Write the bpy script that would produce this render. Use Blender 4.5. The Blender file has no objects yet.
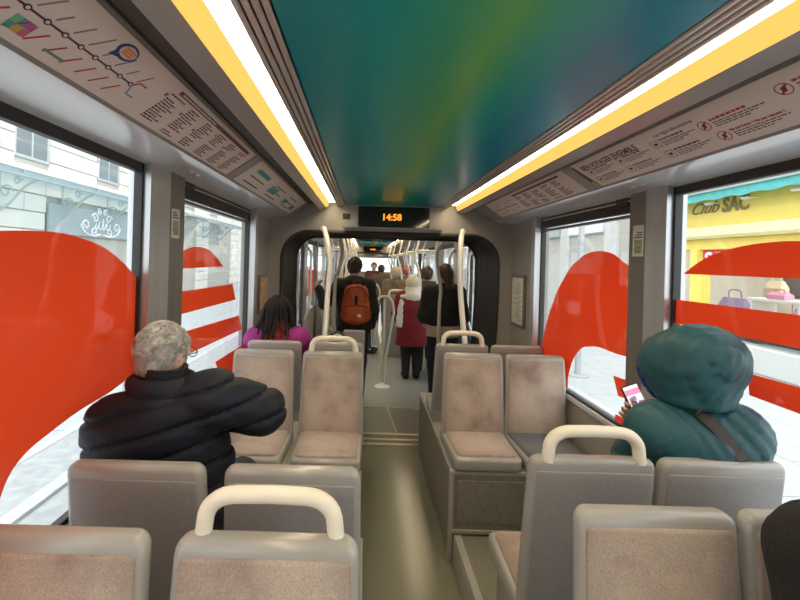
import bpy, bmesh, math, random
import numpy as np
from mathutils import Vector, Matrix, Euler
random.seed(7); np.random.seed(7)
PI = math.pi
sc = bpy.context.scene
COL = sc.collection

# ------------------------------------------------------------------ camera
ROLL = math.radians(1.64)
cam_d = bpy.data.cameras.new('camera'); cam = bpy.data.objects.new('camera', cam_d); COL.objects.link(cam)
cam_d.sensor_width = 36.0; cam_d.lens = 420.0 / 800.0 * 36.0
cam_d.shift_x = 0.0431; cam_d.shift_y = -0.0496
cam_d.clip_start = 0.02; cam_d.clip_end = 300
r = Vector((math.cos(ROLL), 0, math.sin(ROLL))); u = Vector((-math.sin(ROLL), 0, math.cos(ROLL))); b = Vector((0, -1, 0))
M = Matrix((r, u, b)).transposed().to_4x4(); M.translation = (0, 0, 1.78)
cam.matrix_world = M
sc.camera = cam
# ------------------------------------------------------------------ sky, exposure
w = bpy.data.worlds.new('overcast_sky'); sc.world = w; w.use_nodes = True
bg = w.node_tree.nodes['Background']; bg.inputs[0].default_value = (0.90, 0.955, 1.0, 1); bg.inputs[1].default_value = 1.85
vs = sc.view_settings
vs.view_transform = 'Standard'; vs.look = 'None'; vs.gamma = 1.0; vs.use_curve_mapping = False; vs.exposure = 0.95
sc.cycles.use_denoising = True
sc.cycles.caustics_reflective = False; sc.cycles.caustics_refractive = False
sc.cycles.sample_clamp_indirect = 6.0
LAMP_STRENGTH = 11.0

# ------------------------------------------------------------------ tram dimensions (metres, camera at x=0,y=0)
CX = 0.24              # centre line of the tram
HW = 1.19              # half width between the side walls
XL, XR = CX - HW, CX + HW
CEIL = 2.30
PORTAL = 4.10          # end wall of this car
CAR2 = 4.92            # start of the next car
CAR2_END = 14.6
GROUND = -0.35

# ------------------------------------------------------------------ materials
MATS = {}
def mat(name, col, rough=0.5, metal=0.0, var=0.0, scale=20.0, col2=None, bump=0.0, bscale=200.0, spec=0.5, coat=0.0, detail=3.0, stretch=None):
    if name in MATS: return MATS[name]
    m = bpy.data.materials.new(name); m.use_nodes = True; nt = m.node_tree; N = nt.nodes; L = nt.links
    p = N['Principled BSDF']
    p.inputs['Base Color'].default_value = (*col, 1); p.inputs['Roughness'].default_value = rough
    p.inputs['Metallic'].default_value = metal; p.inputs['Specular IOR Level'].default_value = spec
    p.inputs['Coat Weight'].default_value = coat; p.inputs['Coat Roughness'].default_value = 0.06
    tc = N.new('ShaderNodeTexCoord'); src = tc.outputs['Object']
    if stretch:
        mp = N.new('ShaderNodeMapping'); mp.inputs['Scale'].default_value = stretch; L.new(src, mp.inputs[0]); src = mp.outputs[0]
    if var or col2:
        n = N.new('ShaderNodeTexNoise'); n.inputs['Scale'].default_value = scale; n.inputs['Detail'].default_value = detail; L.new(src, n.inputs['Vector'])
        rp = N.new('ShaderNodeValToRGB'); L.new(n.outputs[0], rp.inputs[0])
        c2 = col2 if col2 else tuple(max(0, c * (1 - var)) for c in col)
        c1 = col if col2 else tuple(min(1, c * (1 + var)) for c in col)
        rp.color_ramp.elements[0].position = 0.33; rp.color_ramp.elements[1].position = 0.67
        rp.color_ramp.elements[0].color = (*c2, 1); rp.color_ramp.elements[1].color = (*c1, 1)
        L.new(rp.outputs[0], p.inputs['Base Color'])
    if bump:
        n2 = N.new('ShaderNodeTexNoise'); n2.inputs['Scale'].default_value = bscale; n2.inputs['Detail'].default_value = 3; L.new(src, n2.inputs['Vector'])
        bp = N.new('ShaderNodeBump'); bp.inputs['Strength'].default_value = bump; bp.inputs['Distance'].default_value = 0.01
        L.new(n2.outputs[0], bp.inputs['Height']); L.new(bp.outputs[0], p.inputs['Normal'])
    MATS[name] = m
    return m
def emit(name, col, strength):
    if name in MATS: return MATS[name]
    m = bpy.data.materials.new(name); m.use_nodes = True; N = m.node_tree.nodes; L = m.node_tree.links
    N.clear(); e = N.new('ShaderNodeEmission'); e.inputs[0].default_value = (*col, 1); e.inputs[1].default_value = strength
    o = N.new('ShaderNodeOutputMaterial'); L.new(e.outputs[0], o.inputs[0]); MATS[name] = m
    return m
def schlick(N, L, f0):
    lw = N.new('ShaderNodeLayerWeight'); lw.inputs[0].default_value = 0.5
    pw = N.new('ShaderNodeMath'); pw.operation = 'POWER'; pw.inputs[1].default_value = 5.0; L.new(lw.outputs['Facing'], pw.inputs[0])
    ma = N.new('ShaderNodeMath'); ma.operation = 'MULTIPLY_ADD'; ma.inputs[1].default_value = 1 - f0; ma.inputs[2].default_value = f0; L.new(pw.outputs[0], ma.inputs[0])
    return ma
def glass_mat(name, tint=(0.97, 0.985, 0.98), ior=1.5):
    m = bpy.data.materials.new(name); m.use_nodes = True; N = m.node_tree.nodes; L = m.node_tree.links; N.clear()
    t = N.new('ShaderNodeBsdfTransparent'); t.inputs[0].default_value = (*tint, 1)
    g = N.new('ShaderNodeBsdfGlossy'); g.inputs['Roughness'].default_value = 0.01
    f = schlick(N, L, 0.04)
    mx = N.new('ShaderNodeMixShader'); o = N.new('ShaderNodeOutputMaterial')
    L.new(f.outputs[0], mx.inputs[0]); L.new(t.outputs[0], mx.inputs[1]); L.new(g.outputs[0], mx.inputs[2]); L.new(mx.outputs[0], o.inputs[0])
    MATS[name] = m
    return m
def film_mat(name, col, trans=0.5, ior=1.5):
    m = bpy.data.materials.new(name); m.use_nodes = True; N = m.node_tree.nodes; L = m.node_tree.links; N.clear()
    d = N.new('ShaderNodeBsdfDiffuse'); d.inputs[0].default_value = (*col, 1)
    t = N.new('ShaderNodeBsdfTranslucent'); t.inputs[0].default_value = (*col, 1)
    g = N.new('ShaderNodeBsdfGlossy'); g.inputs['Roughness'].default_value = 0.03
    f = schlick(N, L, 0.04)
    a = N.new('ShaderNodeMixShader'); a.inputs[0].default_value = trans
    mx = N.new('ShaderNodeMixShader'); o = N.new('ShaderNodeOutputMaterial')
    L.new(d.outputs[0], a.inputs[1]); L.new(t.outputs[0], a.inputs[2])
    L.new(f.outputs[0], mx.inputs[0]); L.new(a.outputs[0], mx.inputs[1]); L.new(g.outputs[0], mx.inputs[2]); L.new(mx.outputs[0], o.inputs[0])
    MATS[name] = m
    return m

GLASS = glass_mat('window_glass')
RED = film_mat('red_film', (0.92, 0.16, 0.055), 0.5)
WALL = mat('warm_grey_panel', (0.345, 0.32, 0.29), 0.40, var=0.04, scale=3)
PILLAR = mat('brushed_pillar', (0.50, 0.50, 0.51), 0.33, 0.55, var=0.06, scale=30, stretch=(1, 1, 0.05))
PILLARD = mat('brown_pillar', (0.20, 0.18, 0.16), 0.35, 0.35, var=0.08, scale=40, stretch=(1, 1, 0.05))
SOFFIT = mat('glossy_grey_header', (0.80, 0.83, 0.87), 0.22, 0.0, spec=0.7, coat=0.5)
COVE = mat('grey_cove', (0.40, 0.385, 0.385), 0.28, 0.25, var=0.04, scale=5)
RIB = mat('satin_rib', (0.60, 0.54, 0.49), 0.3, 0.5)
DARK = mat('dark_groove', (0.030, 0.025, 0.022), 0.6)
RUBBER = mat('black_rubber', (0.022, 0.020, 0.019), 0.5, bump=0.05)
BELLOWS = mat('bellows_rubber', (0.036, 0.031, 0.029), 0.38, bump=0.1, bscale=60)
PLASTIC = mat('seat_plastic', (0.37, 0.345, 0.315), 0.22, var=0.05, scale=6, spec=0.6)
REARP = mat('seat_rear_panel', (0.285, 0.265, 0.255), 0.45, var=0.06, scale=90, bump=0.06, bscale=500)
CREAM = mat('cream_handle', (0.86, 0.765, 0.62), 0.33, var=0.03, scale=15)
POLE = mat('cream_pole', (0.80, 0.745, 0.65), 0.33, var=0.03, scale=15)
STEEL = mat('brushed_steel', (0.62, 0.60, 0.57), 0.3, 0.9)
BRASSY = mat('threshold_metal', (0.58, 0.52, 0.40), 0.35, 0.8, var=0.1, scale=60)
BLACK = mat('black_plastic', (0.012, 0.012, 0.013), 0.25)
WHITE = mat('white_paint', (0.82, 0.82, 0.81), 0.5)
PODIUM = mat('podium_panel', (0.235, 0.215, 0.175), 0.45, var=0.12, scale=40, detail=6)
PODTRIM = mat('podium_trim', (0.42, 0.40, 0.355), 0.38, var=0.05, scale=20)

def fabric_mat(name, light, dark, stain):
    m = bpy.data.materials.new(name); m.use_nodes = True; N = m.node_tree.nodes; L = m.node_tree.links
    p = N['Principled BSDF']; p.inputs['Roughness'].default_value = 0.9; p.inputs['Specular IOR Level'].default_value = 0.2
    p.inputs['Sheen Weight'].default_value = 0.25; p.inputs['Sheen Roughness'].default_value = 0.5
    tc = N.new('ShaderNodeTexCoord'); oi = N.new('ShaderNodeObjectInfo')
    ad = N.new('ShaderNodeVectorMath'); ad.operation = 'ADD'
    cmb = N.new('ShaderNodeCombineXYZ'); ml = N.new('ShaderNodeMath'); ml.operation = 'MULTIPLY'; ml.inputs[1].default_value = 37.0
    L.new(oi.outputs['Random'], ml.inputs[0]); L.new(ml.outputs[0], cmb.inputs[0]); L.new(ml.outputs[0], cmb.inputs[1])
    L.new(tc.outputs['Object'], ad.inputs[0]); L.new(cmb.outputs[0], ad.inputs[1])
    n = N.new('ShaderNodeTexNoise'); n.inputs['Scale'].default_value = 5.5; n.inputs['Detail'].default_value = 5; L.new(ad.outputs[0], n.inputs['Vector'])
    rp = N.new('ShaderNodeValToRGB'); L.new(n.outputs[0], rp.inputs[0])
    e = rp.color_ramp.elements; e[0].position = 0.30; e[0].color = (*stain, 1); e[1].position = 0.66; e[1].color = (*light, 1)
    k = e.new(0.46); k.color = (*dark, 1)
    n2 = N.new('ShaderNodeTexNoise'); n2.inputs['Scale'].default_value = 260; n2.inputs['Detail'].default_value = 2; L.new(tc.outputs['Object'], n2.inputs['Vector'])
    mx = N.new('ShaderNodeMix'); mx.data_type = 'RGBA'; mx.blend_type = 'OVERLAY'; mx.inputs[0].default_value = 0.45
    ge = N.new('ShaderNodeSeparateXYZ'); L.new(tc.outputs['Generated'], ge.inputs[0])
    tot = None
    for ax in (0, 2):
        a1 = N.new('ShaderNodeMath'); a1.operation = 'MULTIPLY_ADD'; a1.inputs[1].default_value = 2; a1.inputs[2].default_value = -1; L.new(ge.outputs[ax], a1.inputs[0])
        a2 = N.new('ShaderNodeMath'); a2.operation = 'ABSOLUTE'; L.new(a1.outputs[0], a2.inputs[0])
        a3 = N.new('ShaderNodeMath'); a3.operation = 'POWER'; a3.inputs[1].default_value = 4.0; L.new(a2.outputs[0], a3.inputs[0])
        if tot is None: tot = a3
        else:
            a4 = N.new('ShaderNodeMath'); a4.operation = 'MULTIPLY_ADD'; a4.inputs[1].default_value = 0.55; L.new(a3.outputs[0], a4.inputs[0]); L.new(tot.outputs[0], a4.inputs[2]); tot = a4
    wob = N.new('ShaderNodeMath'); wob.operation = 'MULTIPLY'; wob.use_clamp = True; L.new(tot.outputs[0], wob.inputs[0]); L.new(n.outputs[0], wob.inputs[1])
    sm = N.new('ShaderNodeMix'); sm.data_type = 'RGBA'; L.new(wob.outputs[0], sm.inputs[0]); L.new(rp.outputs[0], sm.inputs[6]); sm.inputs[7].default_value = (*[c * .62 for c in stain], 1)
    L.new(sm.outputs[2], mx.inputs[6]); L.new(n2.outputs[0], mx.inputs[7]); L.new(mx.outputs[2], p.inputs['Base Color'])
    bp = N.new('ShaderNodeBump'); bp.inputs['Strength'].default_value = 0.25; bp.inputs['Distance'].default_value = 0.004
    L.new(n2.outputs[0], bp.inputs['Height']); L.new(bp.outputs[0], p.inputs['Normal'])
    MATS[name] = m
    return m
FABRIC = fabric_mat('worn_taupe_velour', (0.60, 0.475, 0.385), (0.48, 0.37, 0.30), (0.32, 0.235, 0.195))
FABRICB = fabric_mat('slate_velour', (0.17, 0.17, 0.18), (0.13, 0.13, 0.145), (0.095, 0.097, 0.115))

# ------------------------------------------------------------------ object helpers
def tag(o, label=None, cat=None, group=None, kind=None):
    if label: o['label'] = label
    if cat: o['category'] = cat
    if group: o['group'] = group
    if kind: o['kind'] = kind
    return o
def empty(name, loc=(0, 0, 0), rz=0.0, label=None, cat=None, group=None, kind=None, parent=None):
    o = bpy.data.objects.new(name, None); COL.objects.link(o); o.location = loc; o.rotation_euler = (0, 0, rz)
    o.empty_display_size = 0.05
    if parent: o.parent = parent
    return tag(o, label, cat, group, kind)
def link_mesh(name, me, parent=None, loc=(0, 0, 0), rot=(0, 0, 0)):
    o = bpy.data.objects.new(name, me); COL.objects.link(o); o.parent = parent; o.location = loc; o.rotation_euler = rot
    return o
def rrect(a, bb, rad, n=5):
    rad = min(rad, a * 0.999, bb * 0.999); pts = []
    for cx, cy, a0 in ((a - rad, bb - rad, 0), (-a + rad, bb - rad, PI / 2), (-a + rad, -bb + rad, PI), (a - rad, -bb + rad, 1.5 * PI)):
        for i in range(n):
            t = a0 + (PI / 2) * i / (n - 1); pts.append((cx + rad * math.cos(t), cy + rad * math.sin(t)))
    return pts
def smooth_path(pts, sub=6):
    P = [Vector(p) for p in pts]
    if len(P) < 3: return P
    out = []
    for i in range(len(P) - 1):
        p0 = P[i - 1] if i else P[0] * 2 - P[1]; p1 = P[i]; p2 = P[i + 1]; p3 = P[i + 2] if i + 2 < len(P) else P[-1] * 2 - P[-2]
        for k in range(sub):
            t = k / sub
            out.append(0.5 * ((2 * p1) + (p2 - p0) * t + (2 * p0 - 5 * p1 + 4 * p2 - p3) * t * t + (-p0 + 3 * p1 - 3 * p2 + p3) * t ** 3))
    out.append(P[-1])
    return out
class MB:
    def __init__(s): s.v = []; s.f = []
    def add(s, vs, fs):
        k = len(s.v); s.v += [tuple(x) for x in vs]; s.f += [tuple(i + k for i in f) for f in fs]; return s
    def box(s, x0, x1, y0, y1, z0, z1):
        return s.add([(x0, y0, z0), (x1, y0, z0), (x1, y1, z0), (x0, y1, z0), (x0, y0, z1), (x1, y0, z1), (x1, y1, z1), (x0, y1, z1)],
                     [(0, 3, 2, 1), (4, 5, 6, 7), (0, 1, 5, 4), (1, 2, 6, 5), (2, 3, 7, 6), (3, 0, 4, 7)])
    def bbox(s, x0, x1, y0, y1, z0, z1, c=0.006):
        # chamfered box
        def ring(dx, z): return [(x0 + dx, y0 + dx, z), (x1 - dx, y0 + dx, z), (x1 - dx, y1 - dx, z), (x0 + dx, y1 - dx, z)]
        return s.loft([ring(c, z0), ring(0, z0 + c), ring(0, z1 - c), ring(c, z1)])
    def loft(s, rings, closed=True, caps=True):
        n = len(rings[0]); vs = [p for rg in rings for p in rg]; fs = []
        for i in range(len(rings) - 1):
            for j in range(n if closed else n - 1):
                k = (j + 1) % n; fs.append((i * n + j, i * n + k, (i + 1) * n + k, (i + 1) * n + j))
        if caps and closed:
            fs.append(tuple(reversed(range(n)))); fs.append(tuple(range((len(rings) - 1) * n, len(rings) * n)))
        return s.add(vs, fs)
    def tube(s, path, rad, seg=10, caps=True, closed=False):
        P = [Vector(p) for p in path]; n = len(P); rings = []; up = None
        for i, p in enumerate(P):
            if closed: d = P[(i + 1) % n] - P[i - 1]
            else: d = (P[min(i + 1, n - 1)] - P[max(i - 1, 0)])
            d = d.normalized() if d.length > 1e-9 else Vector((0, 0, 1))
            if up is None: up = Vector((0, 0, 1)) if abs(d.z) < 0.9 else Vector((1, 0, 0))
            a = (up - d * up.dot(d)); a = a.normalized() if a.length > 1e-6 else d.orthogonal().normalized()
            up = a; c = d.cross(a); rr = rad[i] if isinstance(rad, (list, tuple)) else rad
            rings.append([p + (a * math.cos(2 * PI * j / seg) + c * math.sin(2 * PI * j / seg)) * rr for j in range(seg)])
        if closed: rings.append(rings[0])
        return s.loft(rings, True, caps and not closed)
    def lathe(s, prof, seg=24, c=(0, 0, 0)):
        rings = [[(c[0] + rr * math.cos(2 * PI * j / seg), c[1] + rr * math.sin(2 * PI * j / seg), c[2] + z) for j in range(seg)] for rr, z in prof]
        return s.loft(rings)
    def prism(s, poly, axis, a0, a1):
        # extrude polygon given in the plane normal to axis
        def pt(p, a): return {'x': (a, p[0], p[1]), 'y': (p[0], a, p[1]), 'z': (p[0], p[1], a)}[axis]
        return s.loft([[pt(p, a0) for p in poly], [pt(p, a1) for p in poly]])
    def ball(s, c, rx, ry=None, rz=None, seg=12, rows=8):
        ry = ry or rx; rz = rz or rx
        rings = []
        for i in range(rows + 1):
            t = -PI / 2 + PI * i / rows; k = max(math.cos(t), 0.02)
            rings.append([(c[0] + rx * k * math.cos(2 * PI * j / seg), c[1] + ry * k * math.sin(2 * PI * j / seg), c[2] + rz * math.sin(t)) for j in range(seg)])
        return s.loft(rings)
    def mesh(s, name, m, smooth=False, angle=40):
        me = bpy.data.meshes.new(name); me.from_pydata(s.v, [], s.f); me.update()
        bm = bmesh.new(); bm.from_mesh(me)
        bmesh.ops.recalc_face_normals(bm, faces=bm.faces)
        if smooth:
            for f in bm.faces: f.smooth = True
            lim = math.radians(angle)
            for e in bm.edges:
                if len(e.link_faces) == 2 and e.calc_face_angle(0) > lim: e.smooth = False
        bm.to_mesh(me); bm.free()
        me.materials.append(m)
        return me
    def build(s, name, m, parent=None, smooth=False, loc=(0, 0, 0), rot=(0, 0, 0), angle=40):
        return link_mesh(name, s.mesh(name, m, smooth, angle), parent, loc, rot)
def text_mesh(body, size, bold=0.0, shear=0.0, extrude=0.001, align='LEFT', sx=1.0):
    cu = bpy.data.curves.new('txt', 'FONT'); cu.body = body; cu.size = size; cu.offset = bold; cu.shear = shear; cu.extrude = extrude; cu.align_x = align
    cu.resolution_u = 3
    o = bpy.data.objects.new('txt', cu); COL.objects.link(o)
    dg = bpy.context.evaluated_depsgraph_get(); me = bpy.data.meshes.new_from_object(o.evaluated_get(dg))
    bpy.data.objects.remove(o); bpy.data.curves.remove(cu)
    vs = [(v.co.x * sx, v.co.y, v.co.z) for v in me.vertices]; fs = [tuple(p.vertices) for p in me.polygons]
    bpy.data.meshes.remove(me)
    return vs, fs

# ------------------------------------------------------------------ SDF bodies (surface nets)
def surfnet(F, o, h):
    s = F < 0; nx, ny, nz = F.shape
    c = sum(s[i:nx - 1 + i, j:ny - 1 + j, k:nz - 1 + k].astype(np.int8) for i in (0, 1) for j in (0, 1) for k in (0, 1))
    act = (c > 0) & (c < 8); idx = -np.ones(act.shape, np.int64); I = np.argwhere(act); idx[act] = np.arange(len(I))
    acc = np.zeros((len(I), 3)); cnt = np.zeros(len(I)); cor = [(i, j, k) for i in (0, 1) for j in (0, 1) for k in (0, 1)]
    g = {cc: F[I[:, 0] + cc[0], I[:, 1] + cc[1], I[:, 2] + cc[2]] for cc in cor}
    for a in cor:
        for ax in range(3):
            if a[ax] == 0:
                bq = list(a); bq[ax] = 1; bq = tuple(bq); fa, fb = g[a], g[bq]; m = (fa < 0) != (fb < 0)
                t = np.where(m, fa / np.where(m, fa - fb, 1), 0)
                p = np.array(a, float)[None, :] + t[:, None] * (np.array(bq, float) - np.array(a, float))[None, :]
                acc += np.where(m[:, None], p, 0); cnt += m
    V = (I + acc / cnt[:, None]) * h + np.array(o); Q = []
    for ax in range(3):
        sl0 = [slice(None)] * 3; sl1 = [slice(None)] * 3; sl0[ax] = slice(0, -1); sl1[ax] = slice(1, None)
        e0, e1 = s[tuple(sl0)], s[tuple(sl1)]; ch = np.argwhere(e0 != e1); o1, o2 = [(1, 2), (2, 0), (0, 1)][ax]
        ok = (ch[:, o1] > 0) & (ch[:, o2] > 0) & (ch[:, o1] < F.shape[o1] - 1) & (ch[:, o2] < F.shape[o2] - 1); ch = ch[ok]
        sg = e0[ch[:, 0], ch[:, 1], ch[:, 2]]
        def cell(d1, d2):
            q = ch.copy(); q[:, o1] += d1; q[:, o2] += d2; return idx[q[:, 0], q[:, 1], q[:, 2]]
        q = np.stack([cell(-1, -1), cell(0, -1), cell(0, 0), cell(-1, 0)], 1); q[~sg] = q[~sg][:, ::-1]
        Q.append(q)
    Q = np.concatenate(Q); Q = Q[(Q >= 0).all(1)]
    return V, Q
def smin(a, bq, k):
    hh = np.clip(0.5 + 0.5 * (bq - a) / k, 0, 1); return bq + (a - bq) * hh - k * hh * (1 - hh)
def smax(a, bq, k): return -smin(-a, -bq, k)
def d_cap(P, p0, r0, p1, r1):
    p0 = np.array(p0, np.float32); d = np.array(p1, np.float32) - p0; q = P - p0; t = np.clip((q @ d) / max(d @ d, 1e-9), 0, 1)
    return np.linalg.norm(q - t[..., None] * d, axis=-1) - (r0 + (r1 - r0) * t)
def d_ell(P, c, rad, R=None):
    q = P - np.array(c, np.float32)
    if R is not None: q = q @ np.array(R, np.float32)
    rad = np.array(rad, np.float32); k0 = np.linalg.norm(q / rad, axis=-1); k1 = np.linalg.norm(q / rad ** 2, axis=-1)
    return k0 * (k0 - 1) / np.maximum(k1, 1e-6)
def d_ecap(P, p0, ab0, p1, ab1, side):
    # capsule of elliptic section: half widths a (along side) and b
    p0 = np.array(p0, np.float32); d = np.array(p1, np.float32) - p0; L = np.linalg.norm(d); ax = d / L
    sd = np.array(side, np.float32); sd = sd - ax * (sd @ ax); sd /= np.linalg.norm(sd); dp = np.cross(ax, sd)
    q = P - p0; tt = q @ ax; t = np.clip(tt / L, 0, 1); w_ = tt - t * L
    a = ab0[0] + (ab1[0] - ab0[0]) * t; bq = ab0[1] + (ab1[1] - ab0[1]) * t; m = np.minimum(a, bq)
    return (np.sqrt(((q @ sd) / a) ** 2 + ((q @ dp) / bq) ** 2 + (w_ / m) ** 2) - 1) * m
def nz3(P, s, seed=0):
    rs = np.random.RandomState(seed); out = 0
    for i in range(5):
        kx = rs.randn(3); kx /= np.linalg.norm(kx); f = s * (0.7 + 0.8 * rs.rand()); out = out + np.sin(P @ (kx * f).astype(np.float32) + rs.rand() * 6.28)
    return out / 5
def ridges(P, s, seed=0):
    return 1 - 2 * np.abs(nz3(P, s, seed)) ** 0.6
def folds(P, axis, freq, seed):
    # long cloth creases running across 'axis', bent by slow noise, fading in and out
    a = np.array(axis, np.float32); a /= np.linalg.norm(a)
    ph = (P @ a) * freq + 2.2 * nz3(P, 16, seed) * 2
    return (1 - np.abs(np.sin(ph * .5)) ** .7) * np.clip(.55 + 1.1 * nz3(P, 22, seed + 40), 0, 1)
def sdf_mesh(name, fn, lo, hi, h, m, parent, extra=None):
    lo = np.array(lo) - 2 * h; hi = np.array(hi) + 2 * h
    n = np.ceil((hi - lo) / h).astype(int) + 1
    g = np.stack(np.meshgrid(*[lo[i] + h * np.arange(n[i]) for i in range(3)], indexing='ij'), -1).astype(np.float32)
    V, Q = surfnet(fn(g), lo, h)
    vs, fs = V.tolist(), Q.tolist()
    if extra:
        for (ev, ef) in extra:
            k = len(vs); vs += ev; fs += [[i + k for i in f] for f in ef]
    me = bpy.data.meshes.new(name); me.from_pydata(vs, [], fs); me.polygons.foreach_set('use_smooth', [True] * len(me.polygons)); me.update()
    me.materials.append(m)
    return link_mesh(name, me, parent)
def bounds(J, pad):
    A = np.array(J); return A.min(0) - pad, A.max(0) + pad

# =================================================================== THE STREET
ASPH = mat('pale_granite_street', (0.40, 0.41, 0.415), 0.8, var=0.12, scale=9, detail=8, bump=0.15, bscale=60)
SLAB = mat('pale_paving', (0.44, 0.45, 0.46), 0.75, var=0.06, scale=4, detail=6)
KERB = mat('kerb_stone', (0.52, 0.52, 0.51), 0.7, var=0.05, scale=12)
fl = empty('floor_street', (0, 0, GROUND), kind='structure')
MB().box(-40, 40, -15, 70, -0.2, -0.03).build('road_bed', ASPH, fl)
for x0, x1 in ((-3.52, -3.40), (-2.84, -2.70), (-2.10, -2.02), (2.55, 2.63), (3.62, 3.74)):
    MB().bbox(x0, x1, -12, 60, -0.05, 0.005, 0.003).build('kerb_strip', KERB, fl)
MB().box(-3.40, -2.84, -12, 60, -0.05, -0.004).build('paving_band', ASPH, fl)
def slabs(parent, x0, x1, y0, y1, lx, ly):
    me = MB().bbox(-lx / 2 + .006, lx / 2 - .006, -ly / 2 + .006, ly / 2 - .006, -0.04, 0.0, 0.004).mesh('paving_slab', SLAB)
    nx = int(round((x1 - x0) / lx)); ny = int(round((y1 - y0) / ly))
    for i in range(nx):
        for j in range(ny):
            link_mesh('paving_slab', me, parent, (x0 + (i + .5) * lx, y0 + (j + .5) * ly + (0.5 * ly if i % 2 else 0), random.uniform(-.002, .002)))
slabs(fl, 3.74, 8.2, 1.0, 16.0, 1.115, 1.5)
slabs(fl, -10.5, -3.52, 2.0, 30.0, 1.745, 2.0)
MB().box(3.74, 8.25, -12, 60, -0.12, -0.02).build('pavement_bed', KERB, fl)
MB().box(-10.5, -3.52, -12, 60, -0.12, -0.02).build('pavement_bed', KERB, fl)

# ---- left: pale stone building
STONE = mat('cream_limestone', (0.80, 0.765, 0.70), 0.85, var=0.05, scale=2.2, detail=6, bump=0.1, bscale=40)
JOINT = mat('stone_joint', (0.50, 0.48, 0.44), 0.9)
PANE = mat('dim_window_pane', (0.20, 0.23, 0.25), 0.08, spec=0.8)
FRAMEG = mat('grey_window_frame', (0.52, 0.55, 0.56), 0.5)
bl = empty('stone_building', (-10.5, 18, GROUND), label='pale limestone building with rusticated courses beyond the left windows', cat='building')
MB().box(-6, -0.03, -22, 32, 0, 14).build('core_wall', JOINT, bl)
openings = [(-4.3, 1.2, 0, 3.7), (5.2, 7.9, 0.25, 4.0), (9.9, 14.4, 0, 4.0), (17.5, 20.0, 0.3, 4.0), (-13, -10, 0, 3.8)]
upper = [(-9.5, -8.1), (-5.6, -4.2), (-1.7, -0.3), (2.2, 3.6), (6.1, 7.5), (10.0, 11.4)]
nblk = 0
blk_cache = {}
for row in range(13):
    z0 = row * 0.56; off = (row % 2) * 0.85; y = -12.0 - off
    while y < 21:
        y1 = y + 1.7; segs = [(y, min(y1, 21))]
        for (a, c, zl, zh) in openings + [(a, c, 4.95, 6.6) for a, c in upper]:
            if z0 + 0.5 > zl and z0 < zh - 0.05:
                ns = []
                for s0, s1 in segs:
                    if s1 <= a or s0 >= c: ns.append((s0, s1))
                    else:
                        if s0 < a: ns.append((s0, a))
                        if s1 > c: ns.append((c, s1))
                segs = ns
        for s0, s1 in segs:
            if s1 - s0 > 0.12 and nblk < 298:
                key = round(s1 - s0, 2)
                if key not in blk_cache:
                    blk_cache[key] = MB().bbox(-.05, .05, .012, key - .012, .014, .546, .018).mesh('stone_block', STONE)
                link_mesh('stone_block', blk_cache[key], bl, (0.0 + random.uniform(-.004, .004), s0, z0)); nblk += 1
        y = y1
MB().bbox(-.1, .28, -22, 32, 7.28, 7.6, .03).build('cornice', STONE, bl)
MB().bbox(-.1, .16, -22, 32, 4.55, 4.72, .02).build('string_course', STONE, bl)
MB().box(-.06, 0, -22, 32, 7.6, 14).build('upper_wall', STONE, bl)
for (a, c) in upper:
    wf = MB().bbox(-.12, .02, a, c, 4.95, 6.6, .02).build('window', FRAMEG, bl)
    mid = (a + c) / 2
    for p0, p1 in ((a + .1, mid - .04), (mid + .04, c - .1)):
        MB().box(.02, .028, p0, p1, 5.05, 6.5).build('pane', PANE, wf)
for (a, c, zl, zh) in openings[1:4]:
    wf = MB().bbox(-.3, -.05, a, c, zl, zh, .02).build('shop_window', FRAMEG, bl)
    n = 3 if c - a > 3 else 2
    for i in range(n):
        q0 = a + .12 + i * (c - a - .12) / n; q1 = q0 + (c - a - .12) / n - .12
        MB().box(-.05, -.04, q0, q1, zl + .15, zh - 1.0).build('pane', PANE, wf)
        MB().box(-.05, -.04, q0, q1, zh - .9, zh - .12).build('pane', PANE, wf)
wf = MB().bbox(-.45, -.3, -4.3, 1.2, 0, 3.7, .02).build('shop_window', FRAMEG, bl)
for i in range(4):
    MB().box(-.3, -.29, -4.2 + i * 1.35, -4.2 + i * 1.35 + 1.23, .2, 2.55).build('pane', mat('cream_blind', (0.72, 0.70, 0.66), 0.6), wf)
# entrance sign with white scrollwork
sg = empty('shop_sign', (-10.42, 16.5, GROUND + 2.72), label='grey sign panel with white scrollwork over the entrance, left window', cat='sign')
MB().bbox(-.06, 0.02, -2.75, 2.75, 0, 1.0, .015).build('panel', mat('blue_grey_sign', (0.42, 0.46, 0.48), 0.6), sg)
sw = MB(); WS = mat('white_lettering', (0.9, 0.9, 0.9), 0.5)
def spiral(cy, cz, r0, r1, a0, turns, n=26):
    return [(0.035, cy + (r0 + (r1 - r0) * i / n) * math.cos(a0 + turns * 2 * PI * i / n), cz + (r0 + (r1 - r0) * i / n) * math.sin(a0 + turns * 2 * PI * i / n)) for i in range(n + 1)]
for sgn in (-1, 1):
    for (cy, cz, r0, r1, a0, tn) in ((.95, .42, .24, .05, -1.5, 1.3), (.42, .72, .2, .04, .2, 1.2), (.45, .22, .2, .05, -2.6, 1.2), (.2, .98, .13, .03, 1.0, 1.1)):
        P = [(x, sgn * yy, zz) for x, yy, zz in spiral(cy, cz, r0, r1, a0, tn)]
        sw.tube(P, 0.035, 6)
    sw.tube(smooth_path([(.035, sgn * .1, .12), (.035, sgn * .5, .05), (.035, sgn * 1.0, .16), (.035, sgn * 1.25, .42)]), .03, 6)
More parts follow.
